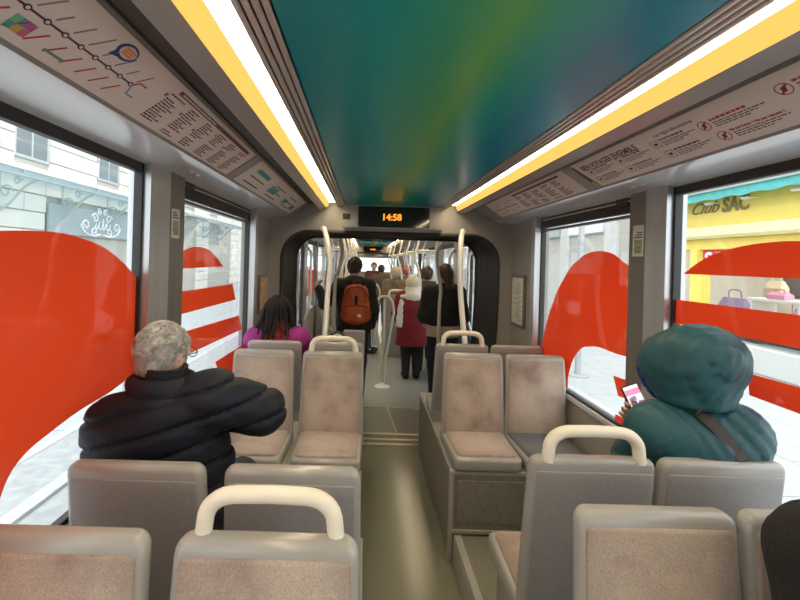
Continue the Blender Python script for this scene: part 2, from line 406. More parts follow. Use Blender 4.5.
for i, yy in enumerate((-.42, -.2, .02, .24, .46)):
    sw.tube(smooth_path([(.04, yy - .12, .3), (.04, yy + .02, .42 + .12 * (i % 2)), (.04, yy + .06, .52 + .1 * (i % 3)), (.04, yy, .4), (.04, yy + .1, .3)]), .028, 6)
sw.build('scrollwork', WS, sg, True)
# glass canopy on scroll brackets
CAN = mat('canopy_steel', (0.46, 0.52, 0.54), 0.5)
CANG = glass_mat('canopy_glass', (0.72, 0.84, 0.86))
def canopy(y0, y1, label, n):
    cp = empty('glass_canopy', (-10.5, (y0 + y1) / 2, GROUND + 4.0), label=label, cat='canopy')
    hl = (y1 - y0) / 2
    MB().bbox(1.72, 1.84, -hl, hl, 0.0, .16, .01).build('gutter', CAN, cp)
    MB().bbox(0.05, .15, -hl, hl, .42, .56, .01).build('wall_rail', CAN, cp)
    for i in range(n + 1):
        y = -hl + 2 * hl * i / n
        MB().loft([[(.1, y - .03, .46), (.1, y + .03, .46), (.1, y + .03, .52), (.1, y - .03, .52)], [(1.9, y - .03, .10), (1.9, y + .03, .10), (1.9, y + .03, .16), (1.9, y - .03, .16)]]).build('rib', CAN, cp)
        if i < n:
            ya = y + .04; yb = y + 2 * hl / n - .04
            MB().loft([[(.1, ya, .50), (.1, yb, .50), (.1, yb, .51), (.1, ya, .51)], [(2.0, ya, .13), (2.0, yb, .13), (2.0, yb, .14), (2.0, ya, .14)]]).build('glass_pane', CANG, cp)
    nb = max(2, int(hl))
    for i in range(nb):
        y = -hl + .8 + (2 * hl - 1.6) * i / (nb - 1)
        bk = MB()
        bk.tube(smooth_path([(.08, y, -.75), (.35, y, -.55), (.75, y, -.1), (1.2, y, .18)]), .04, 6)
        bk.tube([(.05, y, -.8), (.05, y, .45)], .04, 6)
        for (cx, cz, r0) in ((.25, -.2, .2), (.6, .12, .14)):
            bk.tube([(cx + (r0 - r0 * .8 * k / 20) * math.cos(k * .42), y, cz + (r0 - r0 * .8 * k / 20) * math.sin(k * .42)) for k in range(21)], .028, 5)
        bk.build('bracket', CAN, cp, True)
canopy(8.6, 20.2, 'steel and glass canopy on scroll brackets over the near entrance', 12)
canopy(23.2, 30.5, 'smaller glass canopy farther down the stone facade', 7)

# ---- right: yellow shop
YEL = mat('shop_yellow', (0.95, 0.74, 0.17), 0.55, var=0.04, scale=3)
YELB = mat('shop_cream_yellow', (0.93, 0.84, 0.45), 0.5)
TEAL = mat('teal_awning', (0.10, 0.45, 0.43), 0.7, var=0.12, scale=6)
SX = 8.2
sh = empty('shop_building', (SX, 8.5, GROUND), label='yellow shop front with teal awning seen through the right windows', cat='shop')
MB().bbox(0, .5, -4.6, 3.1, 3.15, 4.0, .03).build('fascia', YEL, sh)
MB().bbox(-.22, .5, -4.6, 3.1, 2.88, 3.15, .06).build('ledge', YELB, sh)
MB().bbox(0, .4, -4.6, 3.1, 2.62, 2.88, .02).build('transom', YEL, sh)
MB().bbox(-.02, .4, -4.6, 3.1, 0, .55, .02).build('plinth', mat('pale_plinth', (0.66, 0.66, 0.64), 0.6), sh)
for y in (-4.5, -2.35, -1.0, 1.95, 3.0):
    MB().bbox(-.04, .3, y - .11, y + .11, 0.5, 2.65, .02).build('pilaster', YEL, sh)
for y0, y1 in ((-4.39, -2.46), (-2.24, -1.11), (-.89, 1.84), (2.06, 2.89)):
    MB().box(.1, .112, y0, y1, .55, 2.62).build('glass_pane', GLASS, sh)
MB().bbox(0, .3, 3.1, 3.9, 0, 4.0, .02).build('white_pier', WHITE, sh)
for k in range(4):
    MB().box(-.012, -.002, 3.2, 3.8, .8 + .42 * k, 1.06 + .42 * k).build('poster', mat('poster_%d' % k, [(0.75, .8, .85), (.85, .6, .66), (.6, .75, .55), (.8, .8, .8)][k], 0.5), sh)
MB().box(3.6, 3.7, -4.6, 3.9, 0, 4.0).build('shop_back_wall', WHITE, sh)
MB().box(0.2, 3.7, -4.6, 3.9, 3.2, 3.3).build('shop_ceiling', WHITE, sh)
MB().box(.1, 3.7, 3.85, 3.95, 0, 4).build('shop_side_wall', WHITE, sh)
MB().box(.1, 3.7, -4.7, -4.6, 0, 4).build('shop_side_wall', WHITE, sh)
MB().box(.3, 3.6, -4.5, 3.8, 0.92, .98).build('display_floor', mat('display_floor', (0.6, .55, .5), .5), sh)
for y in (-3.4, -.9, 1.1):
    MB().box(1.0, 2.0, y - .6, y + .6, 3.17, 3.2).build('shop_lamp', emit('shop_lamp', (1, .93, .82), 9), sh)
aw = MB()
rings = []
for i in range(61):
    y = -4.7 + 7.9 * i / 60; rings.append([(-.42, y, 3.73 + .02 * math.sin(i * 1.3)), (-.39, y, 3.92), (0, y, 4.50), (0, y, 4.45), (-.37, y, 3.88), (-.40, y, 3.73 + .02 * math.sin(i * 1.3))])
aw.loft(rings).build('awning', TEAL, sh)
MB().bbox(-.48, -.36, -4.75, 3.25, 3.92, 4.14, .03).build('awning_bar', WHITE, sh)
MB().box(0, .4, -4.7, 4.0, 4.0, 9).build('upper_wall', mat('pale_render', (0.78, 0.76, 0.71), 0.8, var=.04, scale=2), sh)
TXT = mat('brown_lettering', (0.28, 0.20, 0.08), 0.5)
def wall_text(body, size, y, z, m, parent, name, bold=0.0, shear=0.0, x=-.006, sx=1.0):
    vs, fs = text_mesh(body, size, bold, shear, 0.012, 'LEFT', sx)
    return MB().add([(x - p[2], y - p[0], z + p[1]) for p in vs], fs).build(name, m, parent)
wall_text('Club', .38, 2.15, 3.5, TXT, sh, 'lettering', 0.004, 0.45, sx=1.15)
wall_text('SAC', .44, 1.2, 3.48, TXT, sh, 'lettering', 0.016, 0.12, sx=.85)
for y in (2.5, 1.3, .35, -.7):
    lp = MB(); lp.tube([(0, y, 3.70), (-.2, y, 3.68)], .012, 6); lp.bbox(-.28, -.18, y - .07, y + .07, 3.65, 3.70, .008); lp.build('spot_lamp', WHITE, sh)
bn = empty('sale_banner', (SX + .09, 9.3, GROUND + 2.13), label='red sale banner with white capitals in the shop window', cat='banner')
MB().box(-.012, 0, -1.7, 1.0, 0, .5).build('cloth', mat('banner_red', (0.75, 0.06, 0.10), 0.6), bn)
wall_text('SOLDES', .5, .95, .08, WHITE, bn, 'lettering', 0.015, 0, x=-.013, sx=1.0)
bagcols = [(0.35, .25, .5), (.72, .25, .5), (.75, .35, .55), (.12, .12, .13), (.45, .3, .2), (.65, .6, .5), (.3, .22, .45), (.2, .2, .25), (.6, .15, .2)]
bnames = ['lilac', 'magenta', 'pink', 'black', 'tan', 'beige', 'violet', 'slate', 'crimson']
spots = [(0.75, 10.15, .56, .7, .5), (0.75, 8.35, .56, .75, .42), (0.7, 9.0, 1.12, .4, .16), (1.1, 8.2, 1.0, .5, .36), (1.3, 7.2, .56, .5, .5), (1.3, 9.7, 1.1, .4, .4), (.9, 6.2, .56, .6, .5), (1.6, 8.8, 1.5, .45, .4), (1.0, 5.2, .56, .55, .45)]
for i, (x, y, z, wd, ht) in enumerate(spots):
    bgo = empty('handbag', (SX + x, y, GROUND + z + .42), label='%s handbag displayed %s in the yellow shop window' % (bnames[i], ['left of the counter', 'at the front', 'on the counter', 'behind the front row', 'to the right', 'on a plinth', 'beyond the door post', 'on the high shelf', 'at the far end'][i]), cat='bag', group='handbags in the shop window')
    MB().loft([[(-.1, -wd / 2, 0), (.1, -wd / 2, 0), (.1, wd / 2, 0), (-.1, wd / 2, 0)], [(-.11, -wd / 2, ht * .6), (.11, -wd / 2, ht * .6), (.11, wd / 2, ht * .6), (-.11, wd / 2, ht * .6)], [(-.03, -wd * .42, ht), (.03, -wd * .42, ht), (.03, wd * .42, ht), (-.03, wd * .42, ht)]]).build('body', mat('bag_leather_%d' % i, bagcols[i], .45), bgo)
    MB().tube(smooth_path([(0, -wd * .25, ht), (0, -wd * .2, ht * 1.35), (0, wd * .2, ht * 1.35), (0, wd * .25, ht)]), .018, 6).build('handle', mat('bag_leather_%d' % i, bagcols[i], .45), bgo)
st = empty('display_stand', (SX + .85, 9.0, GROUND + .98), label='white counter stand among the bags in the shop window', cat='stand')
MB().bbox(-.3, .3, -.6, .6, .5, .56, .01).build('top', WHITE, st)
for a in (-.55, .5): MB().bbox(-.28, .28, a, a + .05, 0, .5, .005).build('leg', WHITE, st)
for k, (x, y) in enumerate(((1.75, 9.75), (1.75, 7.75))):
    mq = empty('bust_form', (SX + x, y, GROUND + .98), label='dark mannequin bust %s in the shop window' % ('left of the counter stand' if k == 0 else 'right of the counter stand'), cat='mannequin')
    MB().lathe([(.16, 0), (.16, .02), (.02, .04), (.02, .55)], 14).build('base', STEEL, mq)
    MB().lathe([(.10, .55), (.17, .62), (.15, .85), (.2, 1.1), (.19, 1.2), (.07, 1.28), (.05, 1.36), (.02, 1.37)], 16).build('torso', mat('dark_cloth', (.10, .10, .11), .8), mq, True)
# ---- right: farther grey building and street furniture
fb = empty('street_building', (7.6, 22, GROUND), label='grey stone building with shop signs farther down the right street', cat='building')
MB().box(0.05, 5, -9.4, 40, 0, 13).build('core_wall', JOINT, fb)
MB().bbox(-.05, .3, -9.4, 40, 4.0, 4.35, .03).build('cornice', WHITE, fb)
GST = mat('grey_stone', (0.60, 0.60, 0.58), 0.8, var=.06, scale=3)
for k in range(8):
    y0 = -9.3 + k * 3.0
    MB().bbox(-.02, .2, y0, y0 + .7, 0, 4.0, .02).build('pier', GST, fb)
    f = MB().bbox(.1, .3, y0 + .7, y0 + 3.0, .3, 3.2, .02).build('shop_window', FRAMEG, fb)
    MB().box(.09, .1, y0 + .8, y0 + 2.9, .5, 3.0).build('pane', PANE, f)
    MB().bbox(-.06, .2, y0 + .72, y0 + 2.98, 3.25, 3.95, .02).build('sign_board', mat('sign_tint_%d' % (k % 4), [(.75, .78, .8), (.35, .4, .43), (.8, .8, .76), (.5, .55, .6)][k % 4], .5), fb)
    f = MB().bbox(-.02, .1, y0 + .9, y0 + 2.4, 5.0, 7.3, .02).build('window', WHITE, fb)
    MB().box(-.03, -.02, y0 + 1.0, y0 + 2.3, 5.1, 7.2).build('pane', PANE, f)
MB().box(-.0, .06, -9.4, 40, 4.35, 13).build('upper_wall', GST, fb)
rd = empty('round_shop_sign', (7.0, 17.2, GROUND + 3.5), label='round orange hanging sign on the far right street', cat='sign')
MB().tube([(0, -.04, 0), (0, .04, 0)], .28, 24).build('disc', mat('orange_sign', (.9, .35, .03), .5), rd)
MB().bbox(0, .62, -.02, .02, .28, .32, .004).build('bracket', STEEL, rd)
sp = empty('street_post', (4.2, 8.2, GROUND), label='grey steel post on a round foot standing on the right pavement', cat='post')
MB().lathe([(.2, 0), (.2, .02), (.06, .04), (.055, .06), (.055, 2.9), (.0551, 2.95), (.02, 3.0)], 16).build('pole', mat('grey_post', (.42, .44, .46), .5), sp, True)

# =================================================================== TRAM SHELL
# ---- floor
def floor_mat():
    m = mat('vinyl_floor', (0.25, 0.232, 0.17), 0.2, var=0.10, scale=110, detail=2, bump=0.03, bscale=30)
    return m
FLOOR = floor_mat()
fo = empty('floor', (0, 0, 0), kind='structure')
MB().box(XL, XR, -2.6, 4.06, -.05, 0).build('vinyl', FLOOR, fo)
FLOOR2 = mat('vinyl_floor_far', (0.34, 0.345, 0.325), 0.25, var=0.08, scale=110, detail=2)
MB().box(XL - .1, XR + .1, 5.12, 30, -.05, 0).build('vinyl', FLOOR2, fo)
TURN = mat('turntable_vinyl', (0.24, 0.235, 0.20), 0.3, var=0.1, scale=90)
MB().box(XL + .1, XR - .1, 4.34, 5.13, -.05, -.001).build('turntable', TURN, fo)
for k, (a, c) in enumerate(((4.06, 4.09), (4.09, 4.17), (4.17, 4.20), (4.20, 4.30), (4.30, 4.34))):
    MB().bbox(CX - 1.0, CX + 1.0, a, c, -.03, .004 if k % 2 else .009, .003).build('threshold_strip', mat('threshold_infill', (.20, .185, .15), .5, .3) if k % 2 else BRASSY, fo)
arc = [(CX + 1.6 * math.sin(t), 3.53 + 1.6 * math.cos(t), .002) for t in np.linspace(-.62, .62, 40)]
MB().tube(arc, .009, 6).build('seam_strip', BRASSY, fo)
MB().tube([(.375, 4.34, .001), (.315, 5.12, .001)], .008, 6).build('seam_strip', BRASSY, fo)
# ---- ceiling section with ribs, light coves, advert slopes
def ceil_mat():
    m = bpy.data.materials.new('green_film'); m.use_nodes = True; N = m.node_tree.nodes; L = m.node_tree.links
    p = N['Principled BSDF']; p.inputs['Roughness'].default_value = 0.26; p.inputs['Specular IOR Level'].default_value = 0.35
    tc = N.new('ShaderNodeTexCoord'); sx = N.new('ShaderNodeSeparateXYZ'); L.new(tc.outputs['Object'], sx.inputs[0])
    nz = N.new('ShaderNodeTexNoise'); nz.inputs['Scale'].default_value = 1.2; L.new(tc.outputs['Object'], nz.inputs['Vector'])
    ma = N.new('ShaderNodeMath'); ma.operation = 'MULTIPLY_ADD'; ma.inputs[1].default_value = 0.15; L.new(nz.outputs[0], ma.inputs[0])
    mr = N.new('ShaderNodeMapRange'); mr.inputs[1].default_value = CX - .445; mr.inputs[2].default_value = CX + .445; L.new(sx.outputs[0], mr.inputs[0])
    mr.inputs[3].default_value = -0.075; mr.inputs[4].default_value = 0.925
    L.new(mr.outputs[0], ma.inputs[2])
    rp = N.new('ShaderNodeValToRGB'); L.new(ma.outputs[0], rp.inputs[0]); e = rp.color_ramp.elements
    e[0].position = 0.0; e[0].color = (0.0, 0.25, 0.28, 1); e[1].position = 1.0; e[1].color = (0.005, 0.25, 0.37, 1)
    for pos, c in ((.25, (0.0, .34, .32, 1)), (.42, (0.05, 0.40, 0.20, 1)), (.53, (0.15, 0.48, 0.13, 1)), (.66, (0.02, .41, .29, 1)), (.82, (0.0, .28, .38, 1))):
        k = e.new(pos); k.color = c
    L.new(rp.outputs[0], p.inputs['Base Color'])
    return m
GREEN = ceil_mat()
LAMP = emit('lamp_diffuser', (1.0, 0.82, 0.54), LAMP_STRENGTH)
LIP = emit('lamp_edge', (1.0, 0.58, 0.13), 0.62)
def strip(side, prof, y0, y1):
    # quad strip of thin plates along y following (w, z) profile, given thickness upwards
    mb = MB()
    X = lambda w_: CX + side * w_
    ring0 = [(X(a), y0, z) for a, z in prof] + [(X(a), y0, z + .012) for a, z in reversed(prof)]
    ring1 = [(p[0], y1, p[2]) for p in ring0]
    return mb.loft([ring0, ring1])
def ceiling_section(y0, y1, num, detailed=True):
    ce = empty('ceiling', (0, 0, 0), kind='structure')
    MB().box(CX - .445, CX + .445, y0, y1, CEIL, CEIL + .02).build('green_panel', GREEN, ce)
    MB().box(XL - .1, XR + .1, y0, y1, CEIL + .09, CEIL + .12).build('roof', WALL, ce)
    for s in (-1, 1):
        MB().box(*sorted((CX + s * .447, CX + s * .536)), y0, y1, CEIL + .014, CEIL + .03).build('rib_backing', DARK, ce)
        for k in range(4):
            a = .452 + k * .0215
            MB().bbox(*sorted((CX + s * a, CX + s * (a + .0165))), y0, y1, CEIL - .002, CEIL + .02, .004).build('rib', RIB, ce)
        strip(s, [(.634, 2.276), (.68, 2.264), (.697, 2.258), (.701, 2.266)], y0, y1).build('cove_panel', COVE, ce, True)
        strip(s, [(.701, 2.266), (.712, 2.31), (.80, 2.318), (.812, 2.310)], y0, y1).build('groove', DARK, ce)
        strip(s, [(.806, 2.312), (.812, 2.306), (.972, 2.197), (.98, 2.19)], y0, y1).build('slope', mat('slope_grey', (0.30, 0.275, 0.26), 0.4), ce)
        strip(s, [(.98, 2.19), (1.0, 2.186), (1.06, 2.184), (1.12, 2.178), (1.16, 2.17), (HW, 2.16)], y0, y1).build('header', SOFFIT, ce, True)
    return ce
ceil1 = ceiling_section(-2.6, PORTAL, 1)
ceil2 = ceiling_section(CAR2, CAR2_END, 2)
ceil3 = ceiling_section(CAR2_END + .8, 24, 3)
def light_strip(side, y0, y1, label, n):
    lt = empty('light_strip', (CX + side * .59, (y0 + y1) / 2, 2.30), label=label, cat='light', group='ceiling light strips')
    hl = (y1 - y0) / 2; x = lambda w_: side * (w_ - .59)
    for k in range(n):
        a = -hl + 2 * hl * k / n + .003; c = -hl + 2 * hl * (k + 1) / n - .003
        MB().box(*sorted((x(.537), x(.600))), a, c, .022, .03).build('diffuser', LAMP, lt)
        pr = [(x(.600), .026), (x(.604), -.004), (x(.616), -.020), (x(.630), -.027), (x(.636), -.021), (x(.624), -.008), (x(.612), .026)]
        MB().prism(pr, 'y', a, c).build('lamp_edge', LIP, lt)
    return lt
light_strip(-1, -2.6, 3.98, 'long warm white ceiling light strip above the left seats', 3)
light_strip(1, -2.6, 3.98, 'long warm white ceiling light strip above the right seats', 3)
light_strip(-1, CAR2 + .1, CAR2_END, 'left ceiling light strip beyond the gangway', 4)
light_strip(1, CAR2 + .1, CAR2_END, 'right ceiling light strip beyond the gangway', 4)
light_strip(-1, CAR2_END + .9, 24, 'left ceiling light strip in the farthest car', 3)
light_strip(1, CAR2_END + .9, 24, 'right ceiling light strip in the farthest car', 3)

# ---- side walls and windows of this car
WB, WT = 0.90, 2.165       # window bottom and top
def side_wall(side, wins, pillars, y0, y1):
    wl = empty('wall_left' if side < 0 else 'wall_right', (0, 0, 0), kind='structure')
    X = lambda d: CX + side * (HW + d)        # d outwards
    def bx(d0, d1, a, c, z0, z1, ch=.004): return MB().bbox(*sorted((X(d0), X(d1))), a, c, z0, z1, ch)
    bx(0, .06, y0, y1, 0, WB - .03).build('lower_panel', WALL, wl)
    bx(-.012, .0, y0, y1, .40, .42).build('panel_joint', PODTRIM, wl)
    bx(-.018, .05, y0, y1, WB - .035, WB - .004).build('sill', mat('pale_sill', (0.60, 0.60, 0.60), .35), wl)
    bx(0, .06, y0, y1, WT, CEIL + .1).build('header_panel', WALL, wl)
    for (a, c, kind) in pillars:
        if kind == 'window':      # light metal next to the long window, brown next to the hopper window
            m = a + (c - a) * .52
            bx(-.035, .06, a, m, WB - .03, WT + .012, .01).build('light_pillar', PILLAR, wl)
            bx(-.03, .06, m + .006, c, WB - .03, WT + .012, .008).build('brown_pillar', PILLARD, wl)
            bx(-.018, .05, m - .002, m + .008, WB - .03, WT).build('pillar_gap', DARK, wl)
        else:
            bx(-.004, .06, a, c, 0, WT + .012, .006).build('end_panel', WALL, wl)
    return wl
wl = side_wall(-1, None, [(1.775, 2.12, 'window'), (3.40, PORTAL, 'end'), (-.35, -.1, 'window'), (-2.6, -2.3, 'end')], -2.6, PORTAL)
wr = side_wall(1, None, [(1.955, 2.235, 'window'), (3.42, PORTAL, 'end'), (-.35, -.1, 'window'), (-2.6, -2.3, 'end')], -2.6, PORTAL)
MB().bbox(XL - .0, XL + .055, 3.40, 3.47, WB, WT + .01, .008).build('light_pillar', PILLAR, wl)
MB().bbox(XR - .055, XR + .0, 3.42, 3.49, WB, WT + .01, .008).build('light_pillar', PILLAR, wr)
def window(num, side, y0, y1, top_bar, decals):
    wn = empty('window_%d' % num, (CX + side * HW, 0, 0), kind='structure')
    def bx(d0, d1, a, c, z0, z1): return MB().bbox(*sorted((side * d0, side * d1)), a, c, z0, z1, .003)
    bx(.012, .018, y0 + .01, y1 - .01, WB + .01, WT - .01).build('pane', GLASS, wn)
    g = .014
    bx(-.004, .03, y0, y1, WT - (top_bar if top_bar > .05 else .042), WT + .004).build('top_gasket', RUBBER, wn)
    bx(-.004, .03, y0, y1, WB - .004, WB + .012).build('bottom_gasket', RUBBER, wn)
    bx(-.004, .03, y0, y0 + g, WB, WT).build('side_gasket', RUBBER, wn)
    bx(-.004, .03, y1 - g, y1, WB, WT).build('side_gasket', RUBBER, wn)
    if top_bar > .05:
        bx(-.012, .0, y0 + .03, y1 - .03, WT - .028, WT - .018).build('hopper_rail', STEEL, wn)
        bx(-.006, .03, y0, y1, WT - top_bar - .028, WT - top_bar - .012).build('hopper_rail', mat('dark_steel', (.16, .15, .145), .35, .6), wn)
        bx(-.012, .0, y0 + .05, y0 + .16, WT - .05, WT).build('hopper_latch', RUBBER, wn)
    for poly in decals:
        d = .0095
        MB().prism(poly, 'x', side * d, side * (d + .0015)).build('red_decal', RED, wn)
    return wn
def rnd_poly(P, it=2):
    for _ in range(it):
        Q = []
        for i in range(len(P)):
            a, c = P[i], P[(i + 1) % len(P)]; Q += [(a[0] * .75 + c[0] * .25, a[1] * .75 + c[1] * .25), (a[0] * .25 + c[0] * .75, a[1] * .25 + c[1] * .75)]
        P = Q
    return P
def arc2(P): return [(p.x, p.y) for p in smooth_path([(a, c, 0) for a, c in P], 4)]
L1 = arc2([(1.762, 1.275), (1.6, 1.25), (1.43, 1.24), (1.3, 1.22), (1.21, 1.2), (1.15, 1.16), (1.11, 1.09), (1.04, 1.0), (.93, .95), (.62, .96), (.47, 1.2), (.47, 1.5), (.62, 1.68), (.85, 1.79), (1.02, 1.82), (1.16, 1.835), (1.29, 1.84), (1.4, 1.83), (1.54, 1.8), (1.67, 1.74), (1.762, 1.68)])
window(1, -1, -.1, 1.775, .042, [L1])
window(2, -1, 2.12, 3.40, .085, [[(2.135, 1.71)] + arc2([(2.135, 1.77), (2.24, 1.81), (2.38, 1.83), (2.55, 1.82), (2.71, 1.77), (2.84, 1.71)]), [(2.135, 1.59), (3.05, 1.58), (3.13, 1.46), (2.135, 1.47)],
                               [(2.135, 1.375), (3.22, 1.33), (3.31, 1.21), (2.135, 1.24)], [(2.74, 1.09), (3.35, 1.08), (3.38, .92), (2.87, .92)]])
window(3, 1, -.1, 1.955, .042, [arc2([(1.9, 1.76), (1.82, 1.81), (1.73, 1.85), (1.61, 1.875), (1.51, 1.885), (1.39, 1.885), (1.2, 1.86), (1.05, 1.80), (1.0, 1.76)]),
                               [(1.94, 1.64), (.95, 1.64), (.93, 1.53), (1.94, 1.53)], [(1.57, 1.4), (1.0, 1.41), (1.02, 1.31), (1.56, 1.32)]])
window(4, 1, 2.235, 3.42, .085, [arc2([(3.40, 1.12), (3.3, 1.35), (3.15, 1.58), (3.05, 1.68), (2.95, 1.77), (2.85, 1.82), (2.75, 1.86), (2.6, 1.88), (2.45, 1.86), (2.34, 1.81), (2.25, 1.77)]) + arc2([(2.25, 1.30), (2.38, 1.29), (2.57, 1.29), (2.68, 1.27), (2.75, 1.25), (2.81, 1.21), (2.87, 1.15), (2.91, 1.08), (2.94, 1.0), (2.94, .925)]) + [(3.11, .925), (3.40, .925)],
                               [(2.41, 1.16), (2.25, 1.17), (2.25, 1.07), (2.36, 1.06)], [(2.38, .95), (2.25, .96), (2.25, .915), (2.38, .915)]])
window(5, -1, -2.3, -.35, .042, [])
window(6, 1, -2.3, -.35, .042, [])
MB().box(XL, XR, -2.66, -2.6, 0, CEIL + .1).build('wall_back', WALL)['kind'] = 'structure'

# ---- portal (end wall with rounded opening)
def opening_loop(a, ztop, rad, y, n=11, z0=0.0, waist=.075, grow=0.0):
    pts = []
    def half(z): return a + grow - waist * max(0, (1.35 - z) / 1.35) ** 1.2
    for i in range(8):
        z = z0 + (ztop + grow - rad - z0) * i / 8; pts.append((half(z), z))
    for i in range(n):
        t = PI / 2 * i / (n - 1); pts.append((a + grow - rad + rad * math.cos(t), ztop + grow - rad + rad * math.sin(t)))
    return [(CX + x, y, z) for x, z in pts] + [(CX - x, y, z) for x, z in reversed(pts)]
def portal(name_num, y0, y1, a, ztop, rad):
    wlp = empty('wall_gangway' if name_num == 1 else 'wall_gangway_far', (0, 0, 0), kind='structure')
    inn = opening_loop(a, ztop, rad, y0)
    def outer(p, y):
        x = p[0] - CX; 
        # push outwards to the car section
        z = p[2]; k = min(HW / max(abs(x), 1e-6), 99)
        if z >= ztop - rad + 1e-6:
            cx0 = math.copysign(a - rad, x); dx, dz = x - cx0, z - (ztop - rad)
            L_ = math.hypot(dx, dz); ux, uz = dx / L_, dz / L_
            t1 = (HW - abs(cx0)) / max(abs(ux), 1e-6); t2 = (CEIL + .1 - (ztop - rad)) / max(uz, 1e-6); t = min(t1, t2)
            return (CX + cx0 + ux * t, y, ztop - rad + uz * t)
        return (CX + math.copysign(HW, x), y, z)
    out0 = [outer(p, y0) for p in inn]
    inn1 = [(p[0], y1, p[2]) for p in inn]; out1 = [(p[0], y1, p[2]) for p in out0]
    mb = MB(); mb.loft([inn1, out1, out0, inn, inn1], closed=False)
    mb.build('portal_panel', WALL, wlp, True, angle=30)
    # rubber lip round the opening
    MB().tube(opening_loop(a, ztop, rad, y0 - .004), .02, 8).build('rubber_lip', RUBBER, wlp, True)
    return wlp
po = portal(1, PORTAL, PORTAL + .05, 1.05, 2.045, .26)
po2 = portal(2, CAR2 - .04, CAR2, 1.05, 2.045, .26)
portal(3, CAR2_END, CAR2_END + .05, .95, 2.03, .2)
gb = empty('gangway_bellows', (0, 0, 0), label='black ribbed rubber gangway bellows framing the passage to the next car', cat='bellows')
nr = 9
for k in range(nr):
    y = PORTAL + .075 + k * (CAR2 - .06 - PORTAL - .09) / (nr - 1)
    MB().tube(opening_loop(1.075, 2.07, .27, y, z0=.01), .027, 8).build('bellows_rib', BELLOWS, gb, True)
MB().loft([opening_loop(1.10, 2.10, .28, PORTAL + .05, z0=.0), opening_loop(1.10, 2.10, .28, CAR2 - .04, z0=.0)], closed=False).build('bellows_skin', RUBBER, gb)
# upper end-wall box carrying the clock display
hb = empty('trim_1', (0, 0, 0), kind='structure')
MB().bbox(CX - .47, CX + .50, 3.965, PORTAL + .01, 2.095, CEIL + .02, .008).build('display_housing', WALL, hb)
MB().bbox(CX - .47, CX + .50, 3.955, 3.97, 2.086, 2.096, .003).build('housing_edge', COVE, hb)
dp = empty('clock_display', (.255, 3.962, 2.105), label='black LED display showing 14:58 above the gangway', cat='display')
MB().bbox(-.335, .335, -.012, .0, -.01, .185, .004).build('screen', mat('display_glass', (.006, .006, .007), .08, coat=.6), dp)
AMB = emit('amber_led', (1.0, 0.30, 0.03), 0.9)
vs, fs = text_mesh('14:58', .085, .0025, 0, .0005, 'CENTER', 1.0)
MB().add([(x - .02, -.0135 - z, y + .058) for x, y, z in vs], fs).build('digits', AMB, dp)
ss = MB().bbox(-.035, .035, -.006, .0, -.028, .028, .003).build('speaker_slot', DARK, None, loc=(-.19, 3.964, 2.19)); tag(ss, 'small dark square sensor left of the clock display', 'sensor')

# ---- raised platforms
def platform(name, x0, x1, y0, y1, z, label, side):
    p = empty(name, ((x0 + x1) / 2, (y0 + y1) / 2, 0), label=label, cat='platform')
    hx, hy = (x1 - x0) / 2, (y1 - y0) / 2
    MB().bbox(-hx, hx, -hy, hy, 0, z - .012, .004).build('base', PODIUM, p)
    MB().bbox(-hx - .004, hx, -hy - .004, hy, z - .03, z, .006).build('top_plate', PODTRIM if z > .3 else FLOOR, p)
    xe = -hx if side > 0 else hx
    MB().bbox(xe - .012, xe + .012, -hy - .008, -hy + .02, 0, z, .005).build('corner_trim', PODTRIM, p)
    if z > .3:
        MB().bbox(-hx + .035, hx - .02, -hy - .006, -hy + .002, .23, z - .06, .003).build('front_panel', PODIUM, p)
        MB().bbox(-hx, hx, -hy - .01, -hy, .17, .195, .003).build('skirting', PODTRIM, p)
    else:
        MB().bbox(xe - .012, xe + .03, -hy, hy, z - .03, z + .006, .004).build('edge_trim', PODTRIM, p)
        MB().bbox(xe - .014 if side > 0 else xe + .002, xe - .002 if side > 0 else xe + .014, -hy, hy, .0, z - .02, .003).build('side_skirt', PODTRIM, p)
    return p
platform('seat_podium', .55, XR - .012, 2.505, 3.98, .545, 'tall grey podium under the empty pair of seats on the right', 1)
platform('seat_platform', .58, XR - .012, -.6, 2.485, .17, 'low grey step platform under the right foreground seats', 1)
platform('seat_podium', XL + .012, .0, 2.45, 3.54, .545, 'tall podium under the seats in front of the woman in magenta', -1)
platform('seat_platform', XL + .012, .0, -.6, 2.43, .17, 'low platform under the left foreground seats', -1)

# =================================================================== SEATS
def rows_loft(spec, n=5):
    return spec
def back_y(h): return 0.04 * h + 0.025 * (h / .6) ** 2
def back_loft(w0, w1, y_a, y_b, h0, h1, rc, edge, crown=.012, nrow=14):
    # lofted along h; cross section rounded rectangle between y_a and y_b
    mb = MB(); rings = []; hs = [h0 + (h1 - h0) * i / nrow for i in range(nrow)] + [h1 - edge * q for q in (.9, .6, .35, .15, .04, 0)]
    hs = sorted(set(hs))
    for h in hs:
        t = (h - h0) / (h1 - h0); wd = w0 + (w1 - w0) * t
        d = h - (h1 - rc)
        if d > 0: wd = wd - rc + math.sqrt(max(rc * rc - d * d, 0)) * .92 + rc * .08
        th = (y_b - y_a) / 2; e = h - (h1 - edge); k = 0.0
        if e > 0: k = edge - math.sqrt(max(edge ** 2 - e * e, 0))
        th2 = max(th - k * th / edge * .75, .003)
        mid = (y_a + y_b) / 2 + back_y(h)
        cr = rrect(wd, th2, min(th2 * .85, .022), 4)
        rings.append([(x, mid + y + .012 * (x / .2) ** 2 * -1, h + crown * (1 - (x / max(wd, .01)) ** 2) * max(0, t - .7) / .3) for x, y in cr])
    return mb.loft(rings)
Z0 = .545     # height of the seat shell's underside above the car floor
